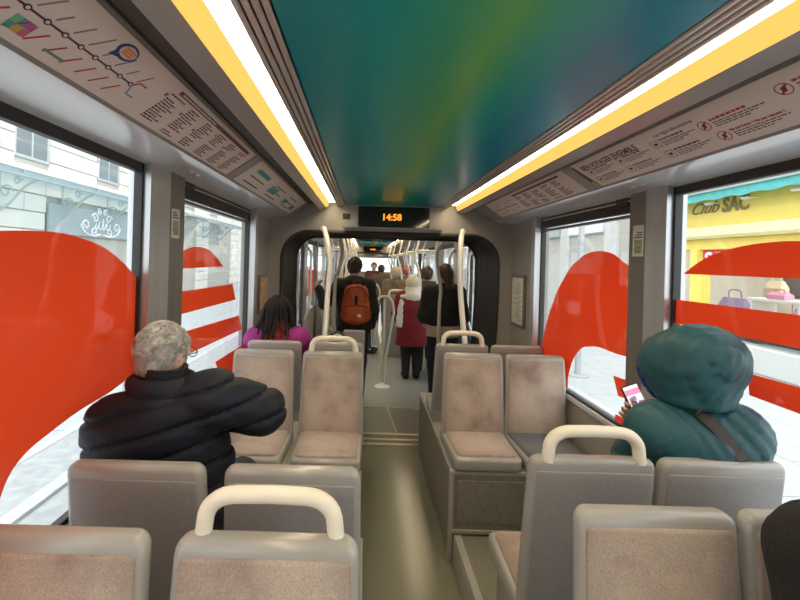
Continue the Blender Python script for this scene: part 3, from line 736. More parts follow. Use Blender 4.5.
def pan_loft(w0, w1, ya, yb, za, zb, edge, dip=0.0):
    # lofted from back (ya) to front (yb<ya)
    rings = []; n = 12
    ys = [ya + (yb - ya) * i / n for i in range(n)] + [yb + edge * q for q in (.9, .55, .3, .1, 0)]
    ys = sorted(set(ys), reverse=True)
    for y in ys:
        t = (ya - y) / (ya - yb); wd = w0 + (w1 - w0) * t; e = (yb + edge) - y; k = 0
        if e > 0: k = edge - math.sqrt(max(edge ** 2 - e * e, 0)); 
        wd2 = max(wd - k * .8, .02); th = (zb - za) / 2; th2 = max(th - k * .42 * th / edge, .003)
        mid = (za + zb) / 2 - dip * math.sin(PI * min(t * 1.1, 1)) * .5
        rings.append([(x, y, mid + z) for x, z in rrect(wd2, th2, min(th2 * .8, .018), 4)])
    return MB().loft(rings)
SM = {}
SM['shell'] = back_loft(.217, .204, -.004, .05, .03, .61, .034, .026).mesh('back_shell', PLASTIC, True, 60)
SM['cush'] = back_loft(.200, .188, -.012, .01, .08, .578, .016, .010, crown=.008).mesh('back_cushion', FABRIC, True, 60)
SM['rear'] = back_loft(.203, .190, .035, .053, .04, .568, .010, .006, crown=.006).mesh('rear_panel', REARP, True, 60)
SM['pan'] = pan_loft(.214, .203, .05, -.385, .0, .08, .04, .0).mesh('seat_shell', PLASTIC, True, 60)
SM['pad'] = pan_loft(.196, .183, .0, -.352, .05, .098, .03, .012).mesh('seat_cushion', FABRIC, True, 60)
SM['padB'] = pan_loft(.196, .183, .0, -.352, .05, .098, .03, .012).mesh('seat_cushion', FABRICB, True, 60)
hp = []
for p in [(-.152, 0, 0), (-.147, 0, .04)]: hp.append(p)
for i in range(1, 8):
    t = PI / 2 * i / 8; hp.append((-.147 + .065 - .065 * math.cos(t), 0, .04 + .058 * math.sin(t)))
hp.append((-.077, 0, .099)); hp += [(0, 0, .101)]
hp = hp + [(-x, y, z) for x, y, z in reversed(hp[:-1])]
SM['handle'] = MB().tube(hp, .0195, 12).mesh('handle', CREAM, True, 80)
PEDS = {}
def seat(x, ytop, facing, base, handle, label, slate=False, group='tram seats'):
    # facing -1: towards the camera, +1: away; ytop is where the top of the backrest stands
    root = empty('tram_seat', (x, ytop - (-facing) * (back_y(.60) + .02) if False else ytop + facing * (back_y(.60) + .02), base), 0.0 if facing < 0 else PI, label, 'seat', group)
    dz = Z0 - base
    key = round(base, 3)
    if key not in PEDS:
        pm = MB(); pm.bbox(-.17, .17, -.33, .03, 0, max(dz + .02, .025), .01); PEDS[key] = pm.mesh('pedestal', PODIUM if base > .3 else REARP)
    link_mesh('pedestal', PEDS[key], root)
    link_mesh('seat_shell', SM['pan'], root, (0, 0, dz))
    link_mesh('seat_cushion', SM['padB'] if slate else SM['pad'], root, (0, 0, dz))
    link_mesh('backrest_shell', SM['shell'], root, (0, 0, dz))
    link_mesh('backrest_cushion', SM['cush'], root, (0, 0, dz))
    link_mesh('rear_panel', SM['rear'], root, (0, 0, dz))
    if handle:
        o = link_mesh('grab_handle', SM['handle'], root, (0, back_y(.60) + .025, dz + .596)); o['label'] = 'cream tubular grab handle'
    return root
LX1, LX2, RX1, RX2 = -.668, -.200, .765, 1.193
seat(LX1, .95, -1, .17, False, 'taupe seat facing the viewer in the bottom left corner by the window')
seat(LX2, .95, -1, .17, True, 'taupe seat with cream handle facing the viewer, bottom left by the aisle')
seat(LX1, 1.255, 1, .17, False, 'grey seat back right behind the man in the dark puffer jacket')
seat(LX2, 1.255, 1, .17, False, 'grey seat back by the aisle, beside the man in the dark jacket')
seat(LX1, 2.86, -1, .545, False, 'empty taupe seat facing the viewer, in front of the woman in magenta')
seat(LX2, 2.86, -1, .545, True, 'empty taupe aisle seat with cream handle, left of the aisle at mid distance')
seat(LX1, 3.17, 1, .545, False, 'grey seat the woman in magenta sits on')
seat(LX2, 3.17, 1, .545, False, 'grey seat back beside the woman in magenta, toward the aisle')
seat(RX1, 1.10, -1, .17, False, 'taupe seat facing the viewer in the bottom right foreground')
seat(RX2, 1.10, -1, .17, False, 'taupe seat at the bottom right edge under the person in black')
seat(RX1, 1.38, 1, .17, True, 'grey seat back with cream handle left of the hooded person')
seat(RX2, 1.38, 1, .17, False, 'grey seat back right behind the person in the teal hood')
seat(RX1, 2.93, -1, .545, False, 'empty taupe seat on the tall podium next to the aisle, right side')
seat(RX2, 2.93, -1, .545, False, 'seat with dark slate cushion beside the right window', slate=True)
seat(RX1, 3.24, 1, .545, True, 'grey seat back with cream handle behind the right pair, by the aisle')
seat(RX2, 3.24, 1, .545, False, 'grey seat back behind the slate cushioned seat, by the right window')

# =================================================================== PANELS, NOTICES
PAPER = mat('advert_paper', (0.80, 0.715, 0.66), 0.42, spec=0.4)
INK = mat('ink_dark', (0.09, 0.06, 0.06), 0.6); INKR = mat('ink_red', (0.55, 0.06, 0.05), 0.6); PURP = mat('ink_plum', (0.10, 0.035, 0.07), 0.6)
INKB = mat('ink_blue', (0.02, 0.06, 0.22), 0.5); INKT = mat('ink_teal', (0.10, 0.38, 0.42), 0.6); INKG = mat('ink_grey', (.30, .27, .25), .6)
def ad_frame(side):
    p0 = Vector((CX + side * .972, 0, 2.197)); p1 = Vector((CX + side * .812, 0, 2.306))
    up = (p1 - p0).normalized(); rt = Vector((0, -side * 1.0, 0)); nrm = rt.cross(up).normalized()
    if nrm.x * side > 0: nrm = -nrm
    return p0, up, rt, nrm, (p1 - p0).length
class Ad:
    def __init__(s, side, ya, yb, label):
        # ya, yb: start and end of the panel in reading direction along the car
        s.p0, s.up, s.rt, s.n, s.h = ad_frame(side)
        s.o = Vector((s.p0.x, ya, s.p0.z)); s.len = abs(yb - ya)
        s.root = empty('notice_panel', s.o, label=label, cat='notice', group='notice panels above the windows')
        s.plate(0, s.len, .004, s.h - .004, 'sheet', PAPER, .001, .0025)
    def P(s, a, v, d): return s.rt * a + s.up * v + s.n * d
    def quad(s, mb, pts, d0=.0026, d1=.0032):
        mb.loft([[s.P(a, v, d0) for a, v in pts], [s.P(a, v, d1) for a, v in pts]])
    def plate(s, a0, a1, v0, v1, name, m, d0=.0026, d1=.0032):
        mb = MB(); s.quad(mb, [(a0, v0), (a1, v0), (a1, v1), (a0, v1)], d0, d1); return mb.build(name, m, s.root)
    def text(s, body, size, a, v, m, bold=0.0, name='lettering', sx=1.0, shear=0):
        vs, fs = text_mesh(body, size, bold, shear, .0003, 'LEFT', sx)
        return MB().add([s.P(a + x, v + y, .003 + z) for x, y, z in vs], fs).build(name, m, s.root)
    def words(s, mb, a, v, width, ht, seed):
        rs = random.Random(seed); x = a
        while x < a + width - .004:
            l = min(rs.uniform(.006, .022), a + width - x); s.quad(mb, [(x, v), (x + l, v), (x + l, v + ht), (x, v + ht)]); x += l + .004
# left: line map, stop list, small posters
ad = Ad(-1, .30, 1.2148, 'line map with plum route line and stops above the left window')
pl = MB(); 
ad.quad(pl, [(.02, .086), (.86, .086), (.86, .091), (.02, .091)]); pl.build('route_line', PURP, ad.root)
for k in range(17):
    a = .05 + k * .05
    mb = MB(); ad.quad(mb, [(a + .008 * math.cos(t * PI / 5), .0885 + .008 * math.sin(t * PI / 5)) for t in range(10)], .0033, .004); mb.build('stop_dot', PURP, ad.root)
    mb = MB(); ad.quad(mb, [(a + .0045 * math.cos(t * PI / 4), .0885 + .0045 * math.sin(t * PI / 4)) for t in range(8)], .0041, .0045); mb.build('stop_dot', PAPER, ad.root)
    mb = MB(); L_ = .03 + .03 * ((k * 7) % 5) / 5
    ad.quad(mb, [(a + .006, .104), (a + .010, .102), (a + .010 + L_ * .6, .102 + L_), (a + .006 + L_ * .6, .104 + L_)]); mb.build('stop_name', INKG, ad.root)
    if k > 9 or k % 2:
        mb = MB(); ad.quad(mb, [(a - .05, .028), (a - .046, .026), (a - .046 + .03, .066), (a - .05 + .03, .068)]); mb.build('stop_name', INKG if k < 9 else INKR, ad.root)
for a, cs in ((.34, ((.5, .45, .1), (.6, .15, .15), (.25, .15, .4), (.6, .5, .1), (.3, .1, .25), (.15, .35, .2))), (.50, ((.1, .4, .35), (.6, .4, .1), (.6, .15, .2), (.2, .5, .3), (.15, .3, .5), (.5, .1, .3)))):
    for q, c in enumerate(cs):
        x0 = a + (q % 3) * .017; v0 = .028 + (q // 3) * .02
        ad.plate(x0, x0 + .016, v0, v0 + .019, 'event_logo', mat('logo_%.2f_%d' % (a, q), c, .6))
ad.plate(.60, .66, .03, .037, 'event_logo', mat('logo_green', (.15, .3, .15), .6))
mb = MB(); ad.quad(mb, [(.745 + .036 * math.cos(t * PI / 10), .150 + .026 * math.sin(t * PI / 10)) for t in range(20)]); ad.quad(mb, [(.715, .138), (.74, .126), (.71, .118)]); mb.build('pin_badge', INKB, ad.root)
mb = MB(); ad.quad(mb, [(.747 + .028 * math.cos(t * PI / 10), .151 + .019 * math.sin(t * PI / 10)) for t in range(20)], .0033, .004); mb.build('pin_face', mat('badge_face', (.75, .62, .5), .5), ad.root)
for q in range(3): ad.plate(.728, .766, .141 + q * .008, .146 + q * .008, 'badge_text', mat('badge_orange', (.75, .25, .06), .5), .0041, .0046)
mb = MB(); ad.quad(mb, [(.86, .086), (.875, .105), (.905, .105), (.905, .110), (.872, .110), (.857, .091)]); mb.build('branch_line', INKR, ad.root)
mb = MB(); ad.quad(mb, [(.86, .091), (.875, .06), (.905, .06), (.905, .055), (.871, .055), (.856, .088)]); mb.build('branch_line', mat('ink_sky', (.15, .35, .6), .5), ad.root)
ad2 = Ad(-1, 1.215, 2.15, 'list of stops in columns with a brown header bar, left wall')
ad2.plate(.10, .86, .158, .174, 'header_bar', mat('ink_brown', (.16, .10, .08), .6))
mb2 = MB(); ad2.words(mb2, .12, .163, .3, .006, 5); mb2.v = [tuple(Vector(v) + ad2.n * .001) for v in mb2.v]; mb2.build('header_text', PAPER, ad2.root)['kind'] = 'stuff'
mbs = [MB(), MB(), MB()]
for cidx in range(6):
    for rr in range(13):
        if (cidx * 5 + rr * 3) % 11 == 0: continue
        ad2.words(mbs[0], .08 + cidx * .14, .016 + rr * .0105, .05 + .05 * ((rr * 7 + cidx * 3) % 5) / 5, .0055, cidx * 31 + rr)
mbs[0].build('stop_list', INK, ad2.root)['kind'] = 'stuff'
for cidx, c in enumerate(((.55, .1, .1), (.1, .35, .2), (.1, .3, .5), (.55, .4, .1), (.5, .15, .3))):
    ad2.plate(.06 + cidx * .14, .074 + cidx * .14, .125 - cidx % 3 * .02, .138 - cidx % 3 * .02, 'colour_tab', mat('tab_%d' % cidx, c, .6))
ad3 = Ad(-1, 2.27, 3.93, 'pale poster with teal pictures above the second left window')
for a, v, ww, hh in ((.12, .12, .26, .03), (.55, .06, .2, .06), (1.05, .05, .14, .05), (1.42, .04, .12, .05)):
    ad3.plate(a, a + ww, v, v + hh, 'picture', INKT)
mb = MB()
for q in range(9): ad3.words(mb, .1 + (q % 3) * .5, .03 + (q // 3) * .05, .3, .009, 70 + q)
mb.build('text_lines', INK, ad3.root)['kind'] = 'stuff'
# right: rules panel (reads from far to near), stop list
ad4 = Ad(1, 2.20, .30, 'notice headed BIEN VOYAGER ENSEMBLE above the right window')
ad4.text('BIEN VOYAGER ENSEMBLE', .046, .05, .128, PURP, .0007, sx=.80)
ad4.text('Les règles élémentaires', .022, .60, .148, INKG, .0002, sx=.9)
mb = MB(); mbr = MB(); mbi = MB()
for q, (a, v) in enumerate(((.07, .088), (.07, .03), (.31, .088), (.31, .03), (.55, .098), (.56, .035))):
    for e0, e1, f0, f1 in ((0, .04, .035, .037), (0, .04, 0, .002), (0, .002, 0, .037), (.038, .04, 0, .037), (.012, .028, .012, .025)):
        ad4.quad(mbi, [(a + e0, v + f0), (a + e1, v + f0), (a + e1, v + f1), (a + e0, v + f1)])
    ad4.words(mb, a + .05, v + .029, .12, .007, q)
    for l in range(3): ad4.words(mb, a + .05, v + .018 - l * .009, .16 - .03 * l, .0035, q * 5 + l)
for q, (a, v, tt) in enumerate(((.80, .098, ''), (.82, .035, 'Ne pas fumer ! Ne pas vapoter !'), (1.08, .115, ''), (1.10, .05, ''), (1.40, .115, ''), (1.42, .05, ''))):
    ring = [(a + .022 * math.cos(t * PI / 12), v + .016 + .022 * math.sin(t * PI / 12)) for t in range(24)]
    for t in range(24):
        p, p2 = ring[t], ring[(t + 1) % 24]; c = (a, v + .016); k = .87
        ad4.quad(mbr, [p, p2, (c[0] + (p2[0] - c[0]) * k, c[1] + (p2[1] - c[1]) * k), (c[0] + (p[0] - c[0]) * k, c[1] + (p[1] - c[1]) * k)])
    ad4.quad(mbr, [(a - .016, v + .003), (a - .012, v - .001), (a + .017, v + .029), (a + .013, v + .033)])
    ad4.quad(mbi, [(a - .008, v + .004), (a + .004, v + .008), (a + .008, v + .028), (a - .006, v + .022)])
    if q == 1: ad4.text(tt, .0135, a + .032, v + .026, INKR, .0004)
    else: ad4.words(mbr, a + .032, v + .026, .13 + .02 * q, .009, 90 + q)
    for l in range(3): ad4.words(mb, a + .034, v + .015 - l * .009, .18 - .03 * l, .0035, 40 + q * 5 + l)
mb.build('text_lines', INK, ad4.root)['kind'] = 'stuff'; mbr.build('prohibition_signs', INKR, ad4.root)['kind'] = 'stuff'; mbi.build('pictograms', INK, ad4.root)['kind'] = 'stuff'
for q, c in enumerate(((.10, .06, .05), (.5, .12, .1), (.55, .3, .08), (.12, .4, .12))):
    mb = MB(); ad4.quad(mb, [(.002 + q * .009, .006), (.011 + q * .009, .006), (.011 + q * .009 - .0, .05), (.002 + q * .009, .05)]) if q else ad4.quad(mb, [(.0, .05), (.03, .05), (.012, .175), (.0, .175)])
    mb.build('colour_stripe', mat('stripe_%d' % q, c, .5), ad4.root)
ad5 = Ad(1, 3.74, 2.30, 'list of stops with dark header and small line map above the second right window')
ad5.plate(.62, 1.36, .158, .172, 'header_bar', INK)
ad5.plate(.05, .55, .083, .088, 'route_line', INK)
mb = MB()
for cidx in range(5):
    for rr in range(11):
        if (cidx * 3 + rr * 5) % 7 == 0: continue
        ad5.words(mb, .62 + cidx * .15, .02 + rr * .012, .06 + .06 * ((rr * 7 + cidx * 3) % 5) / 5, .006, 200 + cidx * 31 + rr)
for q in range(6): ad5.words(mb, .06 + q * .08, .1 + (q % 3) * .02, .05, .005, 300 + q)
for q in range(4): ad5.words(mb, .1 + q * .12, .03 + (q % 2) * .02, .07, .005, 320 + q)
mb.build('stop_list', INK, ad5.root)['kind'] = 'stuff'
# dividers and screws
for s_, y in ((-1, 2.21), (1, 2.25)):
    p0, up, rt, n_, hh = ad_frame(s_)
    mb = MB(); o = Vector((p0.x, y, p0.z)); wd = .045 if abs(y - 1.2125) > .01 else .002
    mb.loft([[o + rt * a + up * v + n_ * d for a, v in ((-wd, 0), (wd, 0), (wd, hh), (-wd, hh))] for d in (0, .004)])
    mb.build('divider', COVE, ceil1)
for s_ in (-1, 1):
    for y in (2.02, 2.10):
        MB().lathe([(.016, 0), (.016, -.003), (.012, -.006), (.002, -.007)], 12).build('screw_cap', STEEL, ceil1, True, loc=(CX + s_ * 1.09, y, 2.181))
# stickers on the brown pillars
for nm, x, y0, y1, z0, z1, lb in (('left', XL + .0305, 1.98, 2.06, 1.86, 2.0, 'small safety sticker on the brown pillar between the left windows'), ('right', XR - .0305, 2.12, 2.2, 1.84, 2.0, 'small safety sticker on the brown pillar between the right windows')):
    s_ = 1 if nm == 'left' else -1
    rt_ = empty('safety_sticker', (x, (y0 + y1) / 2, z0), label=lb, cat='sticker')
    MB().box(*sorted((0, s_ * .002)), -.042, .042, 0, z1 - z0).build('sheet', mat('sticker_paper', (.68, .66, .6), .5), rt_)
    MB().box(*sorted((.002 * s_, s_ * .003)), -.03, .03, .015, .085).build('picture', mat('sticker_picture', (.30, .34, .20), .6, var=.4, scale=60), rt_)
    for q in range(3): MB().box(*sorted((.002 * s_, s_ * .003)), -.032, .03 - q * .012, .095 + q * .012, .101 + q * .012).build('text_line', INK, rt_)
# framed notices on the end panels
nt = empty('framed_notice', (XR - .004, 3.86, 1.24), label='white framed timetable notice on the right wall by the gangway', cat='notice')
MB().bbox(-.022, 0, -.16, .16, -.03, .45, .008).build('frame', PILLARD, nt)
MB().box(-.026, -.022, -.13, .13, 0, .42).build('sheet', mat('notice_paper', (.80, .77, .70), .4), nt)
mb = MB()
for q in range(16):
    a = -.11 + .03 * (q % 2); mb.box(-.0275, -.026, a, a + .08 + .1 * ((q * 7) % 5) / 5, .03 + q * .022, .036 + q * .022)
mb.build('text_lines', INKG, nt)['kind'] = 'stuff'
nl = empty('framed_notice', (XL + .004, 3.86, 1.30), label='orange and cream poster on the left wall beside the gangway', cat='notice')
MB().bbox(0, .02, -.15, .15, -.02, .32, .006).build('frame', PILLARD, nl)
MB().box(.02, .023, -.13, .13, 0, .30).build('sheet', mat('orange_poster', (.62, .42, .24), .5, var=.35, scale=14), nl)

# =================================================================== GRAB POLES
def pole(path, rad, label, m=POLE, smoothit=True, cap=None, group='cream grab poles'):
    P = smooth_path(path) if smoothit else [Vector(p) for p in path]
    base = min(P, key=lambda p: p.z); root = empty('grab_pole', base, label=label, cat='pole', group=group)
    MB().tube([p - base for p in P], rad, 12).build('tube', m, root, True, angle=80)
    if cap is not None:
        c = Vector(cap) - base; MB().tube([c, c + Vector((0, -.03, -.005))], .026, 14).build('end_cap', m, root, True)
    return root
pole([(-.415, 4.05, 2.075), (-.405, 3.98, 2.07), (-.375, 3.86, 2.02), (-.335, 3.74, 1.90), (-.312, 3.70, 1.75), (-.322, 3.68, 1.5), (-.325, 3.6, 1.25), (-.325, 3.5, 1.02), (-.325, 3.46, .545)], .024, 'cream curved pole rising behind the left aisle seat to the gangway frame', cap=(-.41, 4.02, 2.073))
pole([(.925, 4.05, 2.085), (.915, 3.98, 2.08), (.875, 3.86, 2.02), (.842, 3.74, 1.90), (.832, 3.70, 1.75), (.842, 3.68, 1.5), (.852, 3.6, 1.25), (.855, 3.5, 1.02), (.855, 3.46, .545)], .024, 'cream curved pole rising behind the right aisle seat to the gangway frame', cap=(.92, 4.02, 2.083))
pole([(-.36, 5.0, 2.2), (-.30, 5.02, 2.02), (-.285, 5.05, 1.80), (-.33, 5.05, 1.62), (-.36, 5.05, 1.45), (-.36, 5.05, 0)], .022, 'pole just beyond the gangway, left of the backpack wearer')
pole([(.98, 5.0, 2.2), (.93, 5.02, 2.05), (.86, 5.05, 1.90), (.875, 5.05, 1.68), (.915, 5.05, 1.45), (.905, 5.05, 1.2), (.90, 5.05, 0)], .022, 'curved pole just beyond the gangway, in front of the person in black')
# hoop pole in the aisle
def hoop_pole(x, y, h, label):
    root = empty('hoop_pole', (x, y, 0), label=label, cat='pole', group='hoop poles in the aisle')
    MB().lathe([(.11, 0), (.11, .012), (.06, .03), (.035, .06), (.03, .08)], 20).build('base', POLE, root, True)
    P = [(-.02, 0, .07), (-.03, 0, .35), (-.06, 0, .55), (-.12, 0, h * .75), (-.135, 0, h - .22), (-.115, 0, h - .09), (-.06, 0, h - .01), (0, 0, h), (.06, 0, h - .01), (.115, 0, h - .09), (.135, 0, h - .22), (.12, 0, h * .75), (.06, 0, .55), (.03, 0, .35), (.02, 0, .07)]
    MB().tube(smooth_path(P, 5), .018, 10).build('hoop', POLE, root, True, angle=80)
    MB().tube([(0, .02, .07), (0, .02, h - .02)], .018, 10).build('upright', POLE, root, True)
hoop_pole(.285, 5.93, 1.275, 'nearest cream hoop pole on a round foot in the middle of the aisle')
hoop_pole(.18, 8.6, 1.30, 'second hoop pole farther down the aisle')
far_specs = [(-1, 6.3, .62), (-1, 7.6, .60), (-1, 9.4, .60), (-1, 11.5, .6), (1, 6.5, .62), (1, 7.8, .60), (1, 9.6, .60), (1, 11.8, .60), (-1, 13.4, .6), (1, 13.6, .6)]
for i, (s_, y, wd) in enumerate(far_specs):
    lb = '%s grab pole with cross bar, %s along the %s side of the next car' % ('cream', ['nearest', 'second', 'third', 'fourth', 'nearest', 'second', 'third', 'fourth', 'last', 'last'][i], 'left' if s_ < 0 else 'right')
    x = CX + s_ * wd
    root = empty('grab_pole', (x, y, 0), label=lb, cat='pole', group='cream grab poles')
    MB().tube(smooth_path([(0, 0, 0), (0, 0, 1.3), (-s_ * .03, 0, 1.62), (-s_ * .10, 0, 1.86), (-s_ * .05, 0, 2.06), (0, 0, 2.29)]), .021, 10).build('tube', POLE, root, True, angle=80)
    MB().tube(smooth_path([(-s_ * .085, 0, 1.95), (s_ * .1, 0, 1.955), (s_ * .26, .0, 1.95)]), .018, 8).build('cross_bar', POLE, root, True)
    MB().tube(smooth_path([(s_ * .26, 0, 1.2), (s_ * .26, 0, 1.7), (s_ * .22, 0, 1.95), (s_ * .28, 0, 2.2)]), .018, 8).build('side_tube', POLE, root, True)
# bowed door handrails left and right of the vestibule
for s_, y, lb in ((-1, 5.35, 'bowed white handrail beside the left door'), (1, 5.45, 'bowed white handrail beside the right door'), (-1, 6.6, 'far bowed handrail of the left door'), (1, 6.7, 'far bowed handrail of the right door')):
    x = CX + s_ * (HW - .09)
    pole([(x + s_ * .06, y - .08, 1.98), (x, y, 1.86), (x, y, 1.6), (x, y, 1.1), (x + s_ * .06, y - .08, .85), (x + s_ * .085, y - .08, .85)], .019, lb, mat('white_rail', (.78, .78, .76), .35), group='door handrails')

# =================================================================== NEXT CARS
def far_wall(side, y0, y1, bays, name):
    wl = empty(name, (0, 0, 0), kind='structure')
    X = lambda d: CX + side * (HW + d)
    def bx(d0, d1, a, c, z0, z1, ch=.004): return MB().bbox(*sorted((X(d0), X(d1))), a, c, z0, z1, ch)
    bx(0, .06, y0, y1, 2.10, CEIL + .1).build('header_panel', WALL, wl)
    y = y0
    for i, (a, c, kind) in enumerate(bays):
        bx(-.02, .06, y, a, 0, 2.12, .008).build('pillar', PILLAR if i % 2 else PILLARD, wl)
        if kind == 'win':
            bx(0, .06, a, c, 0, .9).build('lower_panel', WALL, wl)
            bx(.012, .018, a, c, .9, 2.10).build('pane', GLASS, wl)
            bx(-.002, .03, a, c, 2.03, 2.10).build('top_gasket', RUBBER, wl)
            if i % 2: bx(.009, .011, a + .1, c - .02, 1.15, 1.65).build('red_decal', RED, wl)
        else:
            m = (a + c) / 2
            for p, q in ((a, m), (m, c)):
                bx(0, .04, p + .005, p + .07, 0, 2.1).build('door_stile', RUBBER, wl)
                bx(0, .04, q - .07, q - .005, 0, 2.1).build('door_stile', RUBBER, wl)
                bx(.005, .035, p + .07, q - .07, 0, .78).build('door_panel', mat('teal_door', (.02, .22, .22), .35), wl)
                bx(.012, .02, p + .07, q - .07, .78, 2.02).build('pane', GLASS, wl)
                bx(.0, .04, p + .07, q - .07, 2.02, 2.1).build('door_head', RUBBER, wl)
        y = c
    bx(-.02, .06, y, y1, 0, 2.12, .008).build('pillar', PILLAR, wl)
    return wl
bays = [(5.15, 6.45, 'door'), (6.75, 8.0, 'win'), (8.25, 9.6, 'win'), (9.85, 11.1, 'door'), (11.35, 12.7, 'win'), (12.95, 14.3, 'win')]
far_wall(-1, CAR2, CAR2_END, bays, 'wall_left_far'); far_wall(1, CAR2, CAR2_END, bays, 'wall_right_far')
bays3 = [(15.7, 17.2, 'win'), (17.5, 19.0, 'door'), (19.3, 20.9, 'win'), (21.2, 22.9, 'win')]
far_wall(-1, CAR2_END + .05, 24, bays3, 'wall_left_last'); far_wall(1, CAR2_END + .05, 24, bays3, 'wall_right_last')
MB().box(XL, XR, CAR2_END + .05, CAR2_END + .8, 2.10, 2.14).build('ceiling_gangway_far', RUBBER)['kind'] = 'structure'
we = empty('wall_far_end', (0, 24, 0), kind='structure')
MB().box(XL, XR, 0, .06, 0, 1.15).build('lower_panel', WALL, we); MB().box(XL, XR, 0, .06, 1.92, 2.4).build('header_panel', WALL, we)
MB().box(XL, XR, .02, .03, 1.0, 2.05).build('pane', glass_mat('windscreen', (.80, .90, .91)), we)
fd = empty('clock_display', (.255, CAR2_END - .04, 2.075), label='small far display above the far gangway, with amber digits', cat='display')
MB().bbox(-.335, .335, -.012, .0, -.01, .185, .004).build('screen', MATS['display_glass'], fd)
MB().add([(x - .02, -.0135 - z, y + .058) for x, y, z in vs], fs).build('digits', AMB, fd)
MB().bbox(CX - .47, CX + .50, CAR2_END - .04, CAR2_END + .01, 2.06, CEIL + .02, .008).build('far_display_housing', WALL, hb)
vn, fn_ = text_mesh('F14', .13, .004, 0, .0005, 'CENTER', 1.0)
fn_o = empty('car_number', (.24, 9.0, 2.21), label='white car number F14 on a ceiling board in the next car', cat='number')
MB().bbox(-.42, .42, 0, .015, -.02, .1, .003).build('board', mat('teal_board', (.03, .10, .13), .3), fn_o)
MB().add([(x, -.002 - z, y * .8) for x, y, z in vn], fn_).build('digits', WHITE, fn_o)
# seats in the next car
for i, (x, y, f, h_) in enumerate(((.98, 8.9, 1, True), (-.55, 8.9, 1, True), (.98, 10.6, -1, False), (-.55, 10.6, -1, False), (.98, 11.6, 1, True), (-.55, 11.6, 1, True), (.60, 7.75, 1, True))):
    seat(x, y, f, 0.0, h_, 'far grey seat in the next car, %s' % ['right side behind the poles', 'left side behind the poles', 'right side facing back', 'left side facing back', 'right side farthest row', 'left side farthest row', 'right side next to the aisle'][i], group='seats in the next car')
for i in range(7):
    pass
pt = MB().bbox(-.1, .1, -.02, .02, 0, 1.13, .012).build('low_partition', REARP, None, loc=(-.085, 3.9, 0)); tag(pt, 'low grey partition panel behind the left aisle seats', 'partition')
bgk = empty('black_bag', (-.205, 3.36, .645), label='black upright bag with pale piping behind the left aisle seats', cat='bag')
rg = []
for k, (z, wd, th) in enumerate(((0, .085, .06), (.05, .095, .07), (.34, .09, .07), (.48, .075, .06), (.54, .055, .045), (.56, .02, .02))):
    rg.append([(x, y, z) for x, y in rrect(wd, th, .03, 5)])
MB().loft(rg).build('body', mat('black_nylon', (.014, .013, .013), .6), bgk, True)
MB().tube(smooth_path([(-.09, -.066, .02), (-.094, -.068, .34), (-.07, -.06, .48), (0, -.05, .545), (.07, -.06, .48), (.094, -.068, .34), (.09, -.066, .02)]), .006, 6).build('piping', mat('pale_piping', (.5, .48, .45), .5), bgk)

# =================================================================== PEOPLE
SKIN = mat('skin_light', (0.62, 0.38, 0.28), 0.5, var=0.05, scale=15); SKIND = mat('skin_deep', (0.20, 0.105, 0.065), 0.5, var=.05, scale=15)
EYE = mat('eye_white', (.8, .78, .75), .2)
def frame(yaw, pitch, roll):
    return np.array(Euler((pitch, roll, yaw), 'XYZ').to_matrix(), np.float32)     # columns: right, front(y), up
def head_sdf(P, c, R):
    q = (P - np.array(c, np.float32)) @ R
    f = d_ell(q, (0, -.012, .03), (.077, .097, .088))
    f = smin(f, d_ell(q, (0, .022, -.045), (.060, .072, .072)), .035)
    f = smin(f, d_cap(q, (0, .088, .012), .008, (0, .106, -.022), .014), .014)
    f = smin(f, d_cap(q, (-.03, .080, .030), .010, (.03, .080, .030), .010), .016)
    f = smin(f, d_cap(q, (-.018, .084, -.056), .007, (.018, .084, -.056), .007), .008)
    f = smin(f, d_ell(q, (0, .075, -.088), (.022, .02, .018)), .02)
    for s in (-1, 1):
        f = smax(f, -d_ell(q, (s * .032, .096, .008), (.017, .014, .011)), .01)
        f = smin(f, d_ell(q, (s * .079, -.008, -.006), (.011, .022, .034)), .008)
    return f
